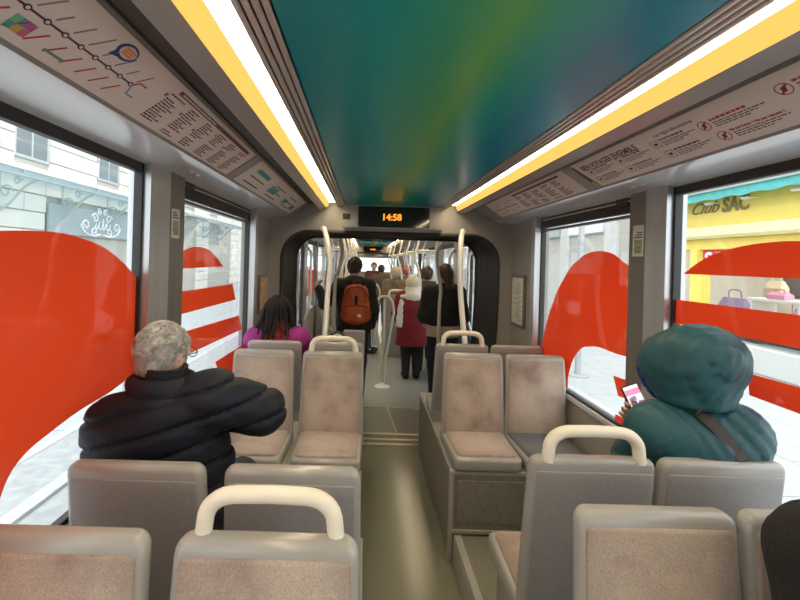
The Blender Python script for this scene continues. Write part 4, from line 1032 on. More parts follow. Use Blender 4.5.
def hand_mesh(wrist, aim, palm_n, curl=0.5, scale=1.0, thumb_side=1):
    """five-fingered hand: aim = direction of the fingers, palm_n = direction the palm faces"""
    a = Vector(aim).normalized(); n = Vector(palm_n); n = (n - a * n.dot(a)).normalized(); s = a.cross(n) * thumb_side
    W = Vector(wrist); prims = []
    def pt(x, y, z): return W + (s * x + a * y + n * z) * scale
    def loc(P, p): return p
    for k, (x, L_) in enumerate(((.034, .072), (.012, .080), (-.011, .074), (-.032, .058))):
        p = pt(x, .088, 0); ang = 0.0; d = a; prev = p; rad = .0092 * scale
        for j, fr in enumerate((.45, .31, .24)):
            ang += curl * (0.9 if j else 0.75); dd = a * math.cos(ang) + n * math.sin(ang)
            q = prev + dd * L_ * fr * scale; prims.append((prev, rad, q, rad * .92)); prev = q; rad *= .92
    p = pt(.030, .025, .004); q = pt(.058, .055, .018); q2 = pt(.060 - .02 * curl, .088, .030 + .03 * curl); q3 = pt(.048 - .035 * curl, .108, .036 + .045 * curl)
    prims += [(p, .014 * scale, q, .012 * scale), (q, .0115 * scale, q2, .010 * scale), (q2, .010 * scale, q3, .0088 * scale)]
    pts = [list(x) for pr in prims for x in (pr[0], pr[2])] + [list(W), list(pt(0, .09, 0))]
    lo, hi = bounds(pts, .035)
    def fn(P):
        f = d_ecap(P, W - a * .02, (.026 * scale, .019 * scale), pt(0, .03, 0), (.036 * scale, .016 * scale), s)
        f = smin(f, d_ecap(P, pt(0, .03, 0), (.036 * scale, .016 * scale), pt(0, .082, 0), (.041 * scale, .013 * scale), s), .012)
        g = None
        for p0, r0, p1, r1 in prims: 
            dd = d_cap(P, p0, r0, p1, r1); g = dd if g is None else np.minimum(g, dd)
        return smin(f, g, .005)
    h = .0042 * max(scale, 1); n_ = np.ceil((hi - lo) / h).astype(int) + 1
    g = np.stack(np.meshgrid(*[lo[i] + h * np.arange(n_[i]) for i in range(3)], indexing='ij'), -1).astype(np.float32)
    V, Q = surfnet(fn(g), lo, h)
    return V.tolist(), Q.tolist()
class Person:
    """joints in world metres relative to the root, which stands at loc"""
    def __init__(s, loc, label, J, head_rot, skin=SKIN, h=.012, build=1.0, hands=None, group=None):
        s.J = {k: np.array(v, np.float32) for k, v in J.items()}; s.R = frame(*head_rot); s.b = build; s.h = h
        j = s.J; s.side = j['shR'] - j['shL']
        if group: s.root_group = group
        lo, hi = bounds(list(j.values()), .16)
        def body(P):
            f = s.torso(P, 0.0); f = smin(f, s.arms(P, 0.0), .03); f = smin(f, s.legs(P, 0.0), .04)
            f = smin(f, d_cap(P, j['neck'] - (0, 0, .03), .058, j['head'] - np.array((0, 0, .05)), .052), .03)
            f = smin(f, head_sdf(P, j['head'], s.R), .02)
            for sd in 'LR':
                f = smin(f, d_cap(P, j['an' + sd], .038, j['to' + sd], .03), .02)
                if hands is None or sd not in hands: f = smin(f, d_ell(P, j['wr' + sd], (.04, .04, .05)), .02)
            return f
        ex = []
        if hands:
            for sd, kw in hands.items(): ex.append(hand_mesh(j['wr' + sd], **kw))
        o = sdf_mesh('person', body, lo, hi, h, skin, None, ex); o.location = loc
        tag(o, label, 'person', group); s.o = o
        ey = MB(); c = Vector([float(x) for x in j['head']]); R = Matrix([[float(x) for x in row] for row in s.R])
        for sd in (-1, 1):
            p = c + R @ Vector((sd * .032, .082, .008)); MB().ball(p, .0115, seg=10, rows=6).build('eye', EYE, o, True)
            q = c + R @ Vector((sd * .032, .0905, .008)); MB().ball(q, .005, seg=8, rows=4).build('pupil', BLACK, o, True)
    def torso(s, P, e, waist=1.0):
        j = s.J; b_ = s.b; sh = (j['shL'] + j['shR']) / 2
        f = d_ecap(P, j['pelvis'], (.165 * b_ + e, .115 * b_ + e), j['chest'], (.155 * b_ * waist + e, .112 * b_ + e), s.side)
        f = smin(f, d_ecap(P, j['chest'], (.165 * b_ + e, .115 * b_ + e), sh + np.array((0, 0, -.05)), (.150 * b_ + e, .090 * b_ + e), s.side), .05)
        f = smin(f, d_cap(P, j['shL'], .058 * b_ + e, j['shR'], .058 * b_ + e), .05)
        f = smin(f, d_cap(P, sh, .07 * b_ + e * .7, j['neck'], .055 + e * .6), .04)
        return f
    def arms(s, P, e):
        j = s.J; f = None; b_ = s.b
        for sd in 'LR':
            a = smin(d_cap(P, j['sh' + sd], .056 * b_ + e, j['el' + sd], .044 * b_ + e), d_cap(P, j['el' + sd], .044 * b_ + e, j['wr' + sd], .030 * b_ + e * .8), .02)
            f = a if f is None else np.minimum(f, a)
        return f
    def legs(s, P, e):
        j = s.J; f = None; b_ = s.b
        for sd in 'LR':
            a = smin(d_cap(P, j['hip' + sd], .088 * b_ + e, j['kn' + sd], .060 * b_ + e), d_cap(P, j['kn' + sd], .058 * b_ + e, j['an' + sd], .038 + e), .03)
            f = a if f is None else np.minimum(f, a)
        return f
    def part(s, name, fn, m, pad=.2, h=None, keys=None, label=None):
        lo, hi = bounds([s.J[k] for k in (keys or s.J.keys())], pad)
        o = sdf_mesh(name, fn, lo, hi, h or s.h, m, s.o)
        if label: o['label'] = label
        return o
    def shoes(s, m):
        for sd in 'LR':
            a, t = s.J['an' + sd], s.J['to' + sd]
            def fn(P): return smax(smin(d_cap(P, a + (0, 0, -.01), .052, a + (0, 0, .05), .048), d_cap(P, a + (0, 0, -.03), .045, t, .042), .03), -(P[..., 2] - (min(a[2], t[2]) - .062)), .01)
            lo, hi = bounds([a, t], .11); sdf_mesh('shoe', fn, lo, hi, .010, m, s.o)
def hair_cap(p, m, thick=.014, fringe=.055, low=-.03, back_low=-.085, h=.008, extra=None, name='hair', lump=.004, seed=1):
    c, R = p.J['head'], p.R
    def fn(P):
        q = (P - c) @ R
        f = d_ell(q, (0, -.014, .034), (.079 + thick, .099 + thick, .090 + thick))
        f = smin(f, d_ell(q, (0, -.06, -.03), (.062 + thick * .6, .045 + thick * .5, .062)), .03)
        # cut away the face: keep behind a slanted plane
        pl = q[..., 1] - fringe - .55 * (q[..., 2] - .05)
        f = smax(f, pl, .012)
        lowcut = np.where(q[..., 1] > -.02, low, low + (back_low - low) * np.clip((-.02 - q[..., 1]) / .05, 0, 1))
        f = smax(f, lowcut - q[..., 2], .012)
        f = f + lump * nz3(q, 90, seed)
        if extra: f = extra(q, f)
        return f
    lo, hi = c - .26, c + .2
    return sdf_mesh(name, fn, lo, hi, h, m, p.o)
def strands(p, m, n, length, rad, seedv, spread=.5, flow=(0, -.25, -1.0), thick=.012, zmin=-.06, name='hair_strands'):
    c = Vector([float(x) for x in p.J['head']]); R = Matrix([[float(x) for x in row] for row in p.R]); rs = random.Random(seedv); mb = MB(); k = 0
    while k < n:
        v = Vector((rs.gauss(0, 1), rs.gauss(0, 1), rs.gauss(0, 1))).normalized()
        q = Vector((v.x * (.079 + thick), -.014 + v.y * (.099 + thick), .034 + v.z * (.090 + thick)))
        if q.y - .05 - .55 * (q.z - .05) > 0 or q.z < zmin: continue
        t = (Vector(flow) + Vector((rs.uniform(-1, 1), rs.uniform(-1, 1), rs.uniform(-1, 1))) * spread); t = (t - v * t.dot(v)).normalized()
        L_ = length * rs.uniform(.6, 1.2); P = [q - v * .004, q + t * L_ * .35 + v * .006, q + t * L_ * .7 + v * .005, q + t * L_ - v * .004 * rs.uniform(0, 2)]
        mb.tube([c + R @ x for x in P], [rad, rad, rad * .8, rad * .3], 3, caps=False); k += 1
    return mb.build(name, m, p.o, True)
def sit_joints(x, y, face, zs=.61, lean=0.0, tilt=0.0, h=1.0, arms=None, foot=.17):
    """seated joints; face=+1 looks to +y, -1 looks to -y. (x,y) is the hip point on the seat, zs cushion height"""
    f = face; r_ = f    # right-hand side of the person is +x when facing +y
    J = {'pelvis': (x, y, zs + .10), 'chest': (x + tilt * .5, y + f * (.02 + lean * .5), zs + .36), 'neck': (x + tilt, y + f * (.03 + lean), zs + .60), 'head': (x + tilt * 1.2, y + f * (.06 + lean * 1.2), zs + .745)}
    for sd, k in (('L', -1), ('R', 1)):
        J['sh' + sd] = (x + tilt * .95 + k * r_ * .185, y + f * (.02 + lean * .9), zs + .545)
        J['el' + sd] = (x + tilt * .5 + k * r_ * .235, y + f * .10, zs + .28)
        J['wr' + sd] = (x + k * r_ * .12, y + f * .32, zs + .20)
        J['hip' + sd] = (x + k * r_ * .095, y + f * .05, zs + .09)
        J['kn' + sd] = (x + k * r_ * .12, y + f * .46, zs + .08)
        J['an' + sd] = (x + k * r_ * .12, y + f * .50, foot + .085)
        J['to' + sd] = (x + k * r_ * .13, y + f * .63, foot + .05)
    if arms: J.update(arms)
    return J
def rel(J, loc): return {k: tuple(np.array(v, float) - np.array(loc, float)) for k, v in J.items()}

# ---- man with grey hair, dark quilted jacket
NAVY = mat('navy_quilted_nylon', (0.008, 0.0095, 0.0175), 0.6, var=.2, scale=8, bump=.10, bscale=60, spec=.3)
loc = (-.68, 1.52, .665)
J = sit_joints(-.68, 1.53, 1, zs=.665)
J.update({'pelvis': (-.67, 1.545, .77), 'chest': (-.695, 1.53, 1.02), 'neck': (-.70, 1.50, 1.30), 'head': (-.735, 1.555, 1.405), 'shL': (-.845, 1.45, 1.185), 'shR': (-.525, 1.49, 1.275),
          'elL': (-.855, 1.44, .93), 'wrL': (-.80, 1.68, .86), 'elR': (-.375, 1.58, 1.205), 'wrR': (-.49, 1.76, 1.12)})
p1 = Person(loc, 'seated man with short grey hair and glasses in a dark navy quilted jacket', rel(J, loc), (-.35, -.05, .06), h=.010, build=1.05,
            hands={'R': dict(aim=(-.8, .5, .1), palm_n=(-.3, -.6, -.7), curl=.6), 'L': dict(aim=(.5, .8, -.1), palm_n=(.2, 0, -1), curl=.5)})
def quilt(P, J0):
    ax = np.array((-.28, 0.0, 1.0), np.float32); t = (P @ ax) / .088; d = np.abs(t - np.round(t)) * .088
    return .004 * np.abs(np.sin(PI * t)) - .012 * np.exp(-(d / .007) ** 2)
def jac(P):
    f = p1.torso(P, .034); f = smin(f, p1.arms(P, .040), .03)
    q = p1.J
    f = smin(f, d_ecap(P, q['pelvis'] + (-.02, 0, .02), (.175, .145), q['chest'], (.205, .15), p1.side), .05)
    f = f - quilt(P, None) * np.clip((P[..., 0] - (q['shL'][0] - .2)) * 20, 0, 1)
    f = f + .0035 * ridges(P, 42, 5)
    # open at the neck and wrists
    f = smax(f, -d_cap(P, q['neck'] + (0, 0, .01), .066, q['neck'] + (0, .01, .15), .09), .01)
    for sd in 'LR':
        w_ = q['wr' + sd]; e_ = q['el' + sd]; d = (w_ - e_) / np.linalg.norm(w_ - e_); f = smax(f, np.minimum((P - w_) @ d + .01, .13 - np.linalg.norm(P - w_, axis=-1)), .008)
    return f
p1.part('jacket', jac, NAVY, .22, .008, ['pelvis', 'neck', 'shL', 'shR', 'elL', 'elR', 'wrL', 'wrR'])
def coll(P):
    q = p1.J; n0 = q['neck']
    t = (P - n0); f = d_ecap(P, n0 + (0, -.01, -.03), (.125, .118), n0 + (-.012, .0, .03), (.112, .105), p1.side)
    inner = d_ecap(P, n0 + (-.006, 0, .03), (.084, .08), n0 + (-.012, .005, .16), (.084, .08), p1.side)
    f = smax(f, -inner, .012); f = smax(f, t[..., 2] - .058, .016)
    return f - .010 * np.abs(np.sin(PI * (t[..., 2] + .055) / .055)) + .002
p1.part('collar', coll, NAVY, .16, .007, ['neck'])
p1.part('scarf', lambda P: smax(smax(d_ecap(P, p1.J['neck'] + (0, 0, 0), (.076, .076), p1.J['neck'] + (0, .008, .09), (.069, .074), p1.side) + .003 * np.sin(P[..., 2] * 500), P[..., 2] - (p1.J['neck'][2] + .082), .008), -d_cap(P, p1.J['neck'], .05, p1.J['neck'] + (0, .01, .2), .056), .01), mat('black_knit', (.012, .012, .015), .9, bump=.3, bscale=300), .16, .007, ['neck'])
p1.part('trousers', lambda P: smin(p1.legs(P, .014), d_ell(P, p1.J['pelvis'] + (0, .02, -.01), (.19, .14, .11)), .05), mat('charcoal_wool', (.03, .03, .034), .85), .2, .013, ['pelvis', 'hipL', 'knR', 'anL', 'anR', 'knL'])
p1.shoes(BLACK)
GREYH = mat('grey_hair', (0.40, 0.37, 0.33), 0.5, var=.35, scale=45, stretch=(1, 1, .25))
hair_cap(p1, GREYH, .0, .045, -.03, -.065, .007, lump=.003)
strands(p1, mat('grey_hair_strand', (0.52, 0.49, 0.45), 0.45, var=.45, scale=30), 1900, .032, .0016, 3, .35, (-.5, -.4, -.8), thick=.0, zmin=-.05)
gl = MB(); hc = Vector([float(x) for x in p1.J['head']]); RR = Matrix([[float(x) for x in row] for row in p1.R])
for sd in (-1, 1):
    gl.tube([hc + RR @ Vector((sd * .034 + .024 * math.cos(t * PI / 8), .104, .006 + .019 * math.sin(t * PI / 8))) for t in range(16)], .0018, 5, closed=True)
    gl.tube([hc + RR @ Vector(q) for q in ((sd * .058, .104, .012), (sd * .074, .09, .014), (sd * .086, .0, .012), (sd * .088, -.02, -.004))], .0019, 5)
gl.tube([hc + RR @ Vector(q) for q in ((-.01, .105, .01), (0, .108, .014), (.01, .105, .01))], .0018, 5)
gl.build('glasses', BLACK, p1.o, True)

# ---- person in the teal hood
TEALC = mat('teal_parka', (0.018, 0.082, 0.098), 0.52, var=.22, scale=5, bump=.12, bscale=45, spec=.4)
loc = (1.21, 1.60, .665)
J = sit_joints(1.20, 1.61, 1, zs=.665)
J.update({'pelvis': (1.20, 1.615, .77), 'chest': (1.205, 1.59, 1.02), 'neck': (1.205, 1.535, 1.265), 'head': (1.215, 1.535, 1.41), 'shL': (1.085, 1.53, 1.19), 'shR': (1.325, 1.49, 1.20),
          'elL': (1.075, 1.59, .94), 'wrL': (1.15, 1.80, .86), 'elR': (1.325, 1.62, .95), 'wrR': (1.195, 1.77, 1.13)})
phone_c = Vector((1.138, 1.735, 1.222))
p2 = Person(loc, 'seated person in a teal hooded parka looking at a phone', rel(J, loc), (.30, -.28, 0), h=.010, build=.98,
            hands={'R': dict(aim=(-.80, 0, .60), palm_n=(0, -1, 0), curl=.60, thumb_side=1), 'L': dict(aim=(.2, .8, .1), palm_n=(.3, .1, -1), curl=.5, thumb_side=-1)})
def parka(P):
    q = p2.J; f = p2.torso(P, .045); f = smin(f, p2.arms(P, .040), .05)
    f = smin(f, d_ecap(P, q['pelvis'] + (0, 0, .0), (.205, .145), q['chest'], (.205, .155), p2.side), .06)
    # folds running over the shoulders and sleeves
    f = f + .012 * folds(P, (.9, .1, .45), 150, 11) + .006 * folds(P, (-.5, .2, .85), 210, 4)
    f = smax(f, -d_cap(P, q['neck'] + (0, .03, .03), .05, q['head'], .08), .02)
    for sd in 'LR':
        w_ = q['wr' + sd]; e_ = q['el' + sd]; d = (w_ - e_) / np.linalg.norm(w_ - e_); f = smax(f, np.minimum((P - w_) @ d + .005, .12 - np.linalg.norm(P - w_, axis=-1)), .008)
    return f
p2.part('parka', parka, TEALC, .24, .0095, ['pelvis', 'neck', 'shL', 'shR', 'elL', 'elR', 'wrL', 'wrR'])
Rh = frame(.38, -.42, .0)
def hood(P):
    c = p2.J['head']; q = (P - c) @ Rh
    f = d_ell(q, (0, -.015, .03), (.152, .158, .138))
    f = smin(f, d_ell(q, (0, .075, .025), (.132, .09, .122)), .05)
    f = smin(f, d_cap(P, p2.J['neck'] + (0, -.02, -.02), .115, c + (0, -.02, -.03), .10), .06)
    f = f + .010 * folds(q, (.35, 1, .3), 130, 3) + .006 * folds(q, (.9, .2, -.5), 180, 8)
    # seam ridge over the crown, from brow to nape
    f = f - .004 * np.exp(-((q[..., 0] - .055) / .006) ** 2) - .003 * np.exp(-((q[..., 0] + .055) / .006) ** 2)
    inner = np.minimum(d_ell(q, (0, -.0, .03), (.128, .130, .116)), d_cap(q, (0, .03, .02), .104, (0, .24, .0), .114))
    f = smax(f, -inner, .015)
    f = smax(f, P[..., 1] * 0 + (p2.J['neck'][2] + .03) - P[..., 2], .02)
    return f
p2.part('hood', hood, TEALC, .26, .0085, ['head', 'neck'])
p2.part('hood_lining', lambda P: smax(np.abs(d_cap((P - p2.J['head']) @ Rh, (0, .06, .024), .103, (0, .140, .014), .108)) - .004, np.abs(((P - p2.J['head']) @ Rh)[..., 1] - .115) - .028, .006), mat('blue_lining', (.01, .045, .22), .6), .24, .008, ['head'])
p2.part('trousers', lambda P: smin(p2.legs(P, .016), d_ell(P, p2.J['pelvis'] + (0, .02, -.01), (.18, .14, .11)), .05), mat('dark_denim', (.02, .025, .04), .85), .2, .013, ['pelvis', 'hipL', 'knR', 'anL', 'anR', 'knL'])
p2.shoes(BLACK)
hair_cap(p2, mat('brown_hair', (.06, .035, .02), .5), .008, .05)
ph = empty('smartphone', phone_c, label='smartphone with a bright pink shopping page held by the hooded person', cat='phone')
ph.rotation_euler = (math.radians(-22), math.radians(-16), math.radians(8))
MB().loft([[(x, y, z) for x, z in rrect(.0365 - k, .076 - k, .010, 5)] for y, k in ((-.0045, .001), (-.0035, 0), (.0035, 0), (.0045, .001))]).build('case', BLACK, ph, True)
MB().box(-.033, .033, -.0052, -.0046, -.071, .071).build('screen', emit('phone_screen', (.85, .80, .84), .8), ph)
for k, (x0, x1, z0, z1, c) in enumerate(((-.033, .033, .035, .058, (.75, .25, .42)), (-.028, .0, -.02, .012, (.12, .10, .12)), (.006, .03, -.025, .008, (.35, .12, .18)), (-.033, .033, -.06, -.036, (.75, .30, .42)), (-.02, .004, .013, .03, (.25, .2, .25)))):
    MB().box(x0, x1, -.0058, -.0052, z0, z1).build('screen_tile', emit('screen_tile_%d' % k, c, .8), ph)
cb = empty('crossbody_bag', (1.35, 1.60, .70), label='dark brown crossbody strap with small bag over the teal parka', cat='bag')
base = Vector((1.35, 1.60, .70))
def back_surface(x, z):    # follow the parka's back by marching
    P = np.array([[x - 1.21, yy - 1.60, z - .665] for yy in np.linspace(1.2, 1.75, 140)], np.float32)
    v = np.minimum(parka(P), hood(P) if z > 1.30 else 9); k = np.argmax(v < 0); return float(np.linspace(1.2, 1.75, 140)[k]) if (v < 0).any() else 1.6
sp_ = []
for k in range(17):
    t = k / 16; x = 1.15 + (1.365 - 1.15) * t; z = 1.305 + (1.02 - 1.305) * t
    y = back_surface(x, z) - .004; sp_.append(Vector((x, y, z)))
sp_ = [] + sp_ + [Vector((1.375, sp_[-1].y + .08, .93)), Vector((1.37, 1.60, .86))]
rg = []
for i, p in enumerate(sp_):
    d = (sp_[min(i + 1, len(sp_) - 1)] - sp_[max(i - 1, 0)]).normalized(); n_ = Vector((0, -1, .15)); s_ = d.cross(n_).normalized(); n_ = s_.cross(d).normalized()
    rg.append([p + s_ * a + n_ * c - base for a, c in ((-.019, 0), (.019, 0), (.019, .004), (-.019, .004))])
MB().loft(rg).build('strap', mat('brown_strap', (.035, .025, .02), .55), cb)
MB().bbox(-.02, .05, .05, .2, -.02, .17, .02).build('pouch', mat('brown_strap', (.035, .025, .02), .55), cb)

# ---- woman in magenta with braids
loc = (-.69, 3.44, .665)
J = sit_joints(-.68, 3.44, 1, zs=.665, foot=0.0)
J.update({'neck': (-.70, 3.40, 1.215), 'head': (-.70, 3.41, 1.345), 'shL': (-.855, 3.38, 1.12), 'shR': (-.525, 3.38, 1.13), 'chest': (-.69, 3.42, .96), 'elL': (-.845, 3.46, .93), 'wrL': (-.79, 3.66, .86)})
p3 = Person(loc, 'seated woman with long dark braids in a magenta coat', rel(J, loc), (.15, -.15, 0), SKIND, h=.013)
MAG = mat('magenta_wool', (0.30, 0.018, 0.20), 0.75, var=.12, scale=6)
p3.part('coat', lambda P: smin(smin(p3.torso(P, .036), p3.arms(P, .038), .05), d_ecap(P, p3.J['pelvis'], (.20, .16), p3.J['chest'], (.20, .15), p3.side), .05) + .004 * ridges(P, 30, 2), MAG, .22, .012, ['pelvis', 'neck', 'shL', 'shR', 'elL', 'elR', 'wrL', 'wrR'])
p3.part('scarf', lambda P: smin(d_ecap(P, p3.J['neck'] + (0, -.02, -.05), (.155, .125), p3.J['neck'] + (0, 0, .0), (.10, .095), p3.side), d_cap(P, p3.J['shL'] + (.02, .0, .03), .05, p3.J['shR'] + (-.02, 0, .03), .05), .05) + .006 * ridges(P, 45, 9), mat('orange_red_scarf', (.42, .03, .03), .85, var=.3, scale=14), .2, .012, ['neck', 'shL', 'shR'])
p3.part('trousers', lambda P: smin(p3.legs(P, .012), d_ell(P, p3.J['pelvis'], (.18, .14, .1)), .05), mat('black_cotton', (.015, .015, .017), .85), .2, .015, ['pelvis', 'hipL', 'knR', 'anL', 'anR', 'knL'])
p3.shoes(BLACK)
BRD = mat('black_braid', (0.013, 0.010, 0.009), 0.6, var=.4, scale=90, spec=.25)
hair_cap(p3, BRD, .012, .05, -.03, -.08, .01)
rs = random.Random(4); hc = Vector([float(x) for x in p3.J['head']])
for k in range(62):
    a = rs.uniform(.72 * PI, 2.28 * PI); d = Vector((math.cos(a), math.sin(a), 0)); L_ = rs.uniform(.16, .30); rr_ = rs.uniform(.9, 1.15)
    top = hc + Vector((d.x * .03 + .01, d.y * .04 - .01, .128)); mid = hc + Vector((d.x * .098, d.y * .118 - .01, .055))
    lowp = hc + Vector((d.x * .115 * rr_, d.y * .125 * rr_ - .015, -.05)); end = hc + Vector((d.x * .125 * rr_ + rs.uniform(-.03, .03), min(d.y * .14, .03) - .05, -.05 - L_ * .62))
    P = smooth_path([top, mid, lowp, end], 7); rad = [.0085 * (1 + .22 * math.sin(i * 2.1)) * (1 if i < len(P) - 3 else .6) for i in range(len(P))]
    MB().tube(P, rad, 5).build('braid', BRD, p3.o, True)

# ---- standing people
def stand_joints(x, y, H, face=1, lean=0, arms=None, stance=.1):
    k = H / 1.75; f = face
    J = {'pelvis': (x, y, .95 * k), 'chest': (x, y + f * .01, 1.22 * k), 'neck': (x, y + f * .015, 1.47 * k), 'head': (x, y + f * (.045 + lean), 1.625 * k)}
    for sd, s_ in (('L', -f), ('R', f)):
        J['sh' + sd] = (x + s_ * .17 * k, y, 1.41 * k); J['el' + sd] = (x + s_ * .235 * k, y - f * .02, 1.13 * k); J['wr' + sd] = (x + s_ * .22 * k, y + f * .12, .92 * k)
        J['hip' + sd] = (x + s_ * .09, y, .90 * k); J['kn' + sd] = (x + s_ * stance, y + f * .02, .50 * k); J['an' + sd] = (x + s_ * stance, y - f * .02, .085); J['to' + sd] = (x + s_ * (stance + .02), y + f * .13, .05)
    if arms: J.update(arms)
    return J
def coat_fn(p, e=.03, hem=None, flare=.03, rid=.004, seed=1, cuff=True):
    q = p.J
    def fn(P):
        f = smin(p.torso(P, e), p.arms(P, e), .045)
        z0 = q['pelvis'][2] - .05 if hem is None else hem
        f = smin(f, d_ecap(P, np.array((q['pelvis'][0], q['pelvis'][1], z0 + .1)), (.19 + flare, .14 + flare), q['chest'], (.175 + e, .13 + e), p.side), .05)
        f = smax(f, z0 - P[..., 2], .012)
        f = f + rid * ridges(P, 30, seed)
        f = smax(f, -d_cap(P, q['neck'] + (0, .01, .03), .052, q['head'], .07), .012)
        return f
    return fn
def simple_dress(p, coatm, trm, e=.03, hem=None, flare=.03, h=.014, seed=1, coat_name='coat'):
    p.part(coat_name, coat_fn(p, e, hem, flare, seed=seed), coatm, .24, h, ['pelvis', 'neck', 'shL', 'shR', 'elL', 'elR', 'wrL', 'wrR', 'hipL'])
    p.part('trousers', lambda P: smin(p.legs(P, .02), d_ell(P, p.J['pelvis'] + (0, 0, -.02), (.18, .13, .1)), .04), trm, .2, h, ['pelvis', 'hipL', 'knR', 'anL', 'anR', 'knL'])
    p.shoes(BLACK)
BLK = mat('black_coat', (.013, .012, .012), .7, var=.2, scale=8); JEAN = mat('blue_jeans', (.05, .10, .20), .85, var=.2, scale=20); DKT = mat('dark_trousers', (.018, .018, .024), .85)
# backpack wearer
loc = (-.13, 5.25, 0)
J = stand_joints(-.13, 5.25, 1.81, 1)
J.update({'elL': (-.50, 5.28, 1.22), 'wrL': (-.585, 5.33, 1.40)})
p4 = Person(loc, 'standing man in a dark jacket wearing an orange backpack, one hand on a pole', rel(J, loc), (-.2, -.05, 0), h=.013, hands={'L': dict(aim=(-.15, .3, .9), palm_n=(.6, .7, 0), curl=.9)})
simple_dress(p4, mat('dark_olive_jacket', (.022, .020, .016), .75, var=.2, scale=8), DKT, .034, .80, .02, .013)
def hoodie(P):
    n0 = p4.J['neck']; f = d_ell(P, n0 + (0, -.05, -.0), (.15, .10, .07)); return f + .006 * ridges(P, 40, 5)
p4.part('folded_hood', hoodie, mat('olive_hood', (.045, .042, .03), .85), .2, .011, ['neck'])
BRH = mat('short_brown_hair', (.055, .030, .017), .55, var=.3, scale=60)
hair_cap(p4, BRH, .016, .05, -.03, -.07, .008, lump=.007)
strands(p4, BRH, 350, .03, .003, 5, .9)
bp_ = empty('backpack', (-.10, 5.04, .99), label='bright orange backpack on the back of the standing man', cat='backpack')
ORG = mat('orange_nylon', (.50, .085, .018), .55, var=.15, scale=9, bump=.1, bscale=60); DKO = mat('dark_orange', (.22, .035, .012), .6)
def pack(P):
    f = d_ecap(P, (0, .0, .12), (.185, .11), (0, .03, .41), (.145, .095), (1, 0, 0)); f = smin(f, d_ecap(P, (0, -.07, .09), (.15, .06), (0, -.06, .22), (.14, .055), (1, 0, 0)), .03)
    return f + .004 * ridges(P, 26, 3)
sdf_mesh('body', pack, (-.22, -.16, -.02), (.22, .16, .54), .010, ORG, bp_)
MB().tube(smooth_path([(-.17, -.07, .12), (-.16, -.08, .30), (-.10, -.075, .44), (0, -.06, .475), (.10, -.075, .44), (.16, -.08, .30), (.17, -.07, .12)]), .006, 6).build('zip', DKO, bp_)
MB().tube(smooth_path([(-.145, -.118, .24), (0, -.128, .265), (.145, -.118, .24)]), .006, 6).build('pocket_zip', DKO, bp_)
MB().bbox(-.012, .022, -.145, -.115, .27, .37, .004).build('logo_strap', BLACK, bp_)
MB().lathe([(.026, 0), (.026, .008), (.004, .012)], 14).build('badge', WHITE, bp_, loc=(.04, -.115, .13), rot=(PI / 2, 0, 0))
MB().tube(smooth_path([(-.05, .06, .47), (-.03, .05, .54), (.03, .05, .54), (.05, .06, .47)]), .008, 6).build('top_loop', DKO, bp_)
for s_ in (-1, 1):
    MB().tube(smooth_path([(s_ * .10, .08, .45), (s_ * .12, .16, .52), (s_ * .13, .25, .50), (s_ * .14, .34, .38), (s_ * .16, .33, .20), (s_ * .16, .10, .08)]), .014, 6).build('shoulder_strap', DKO, bp_)
# woman in red coat with white hat
loc = (.73, 6.35, 0)
J = stand_joints(.73, 6.35, 1.53, 1, stance=.08)
J.update({'elL': (.50, 6.36, .98), 'wrL': (.56, 6.52, .85), 'elR': (.96, 6.36, .98), 'wrR': (.9, 6.5, .9)})
p5 = Person(loc, 'standing woman in a dark red coat with a cream knit hat and scarf', rel(J, loc), (-.2, -.1, 0), h=.014, build=1.0)
simple_dress(p5, mat('red_wool', (.20, .008, .018), .8, var=.15, scale=10), DKT, .045, .42, .05, .013)
KN = mat('cream_knit', (.66, .60, .47), .9, var=.15, scale=60, bump=.5, bscale=120)
hair_cap(p5, KN, .030, .06, -.02, -.06, .010, name='knit_hat', lump=.006)
def scf(P):
    n0 = p5.J['neck']; f = d_ecap(P, n0 + (0, -.015, -.03), (.165, .15), n0 + (0, .01, .05), (.125, .125), p5.side)
    f = smin(f, d_ecap(P, n0 + (-.15, -.10, -.03), (.055, .03), n0 + (-.205, -.135, -.46), (.06, .03), p5.side), .03)
    return f + .006 * ridges(P, 40, 2)
p5.part('scarf', scf, mat('white_scarf', (.72, .69, .64), .85), .45, .012, ['neck', 'chest'])
# person in black coat, brown tied hair
loc = (1.0, 5.25, 0)
J = stand_joints(.99, 5.25, 1.74, 1)
J.update({'elR': (1.235, 5.24, 1.10), 'wrR': (1.14, 5.42, 1.05), 'elL': (.745, 5.24, 1.12), 'wrL': (.80, 5.42, .98), 'head': (1.0, 5.30, 1.63)})
p6 = Person(loc, 'standing person in a black coat with long brown hair by the right gangway side', rel(J, loc), (.35, -.25, 0), h=.013, build=1.02)
simple_dress(p6, BLK, mat('navy_trousers', (.015, .022, .04), .85), .045, 1.0, .02, .013)
p6.part('cream_sweater', lambda P: smax(smax(d_ecap(P, p6.J['pelvis'] + (0, 0, -.12), (.205, .155), p6.J['chest'], (.20, .15), p6.side), (.86 - P[..., 2]), .01), P[..., 2] - 1.03, .01), mat('cream_cotton', (.62, .48, .36), .85, var=.08, scale=20), .2, .013, ['pelvis', 'hipL', 'hipR', 'chest'])
BRH2 = mat('long_brown_hair', (.075, .038, .020), .5, var=.35, scale=40, stretch=(1, 1, .2))
hair_cap(p6, BRH2, .018, .05, -.05, -.11, .009, extra=lambda q, f: smin(f, d_ecap(q, (0, -.085, .0), (.075, .04), (0, -.10, -.20), (.06, .03), (1, 0, 0)), .04))
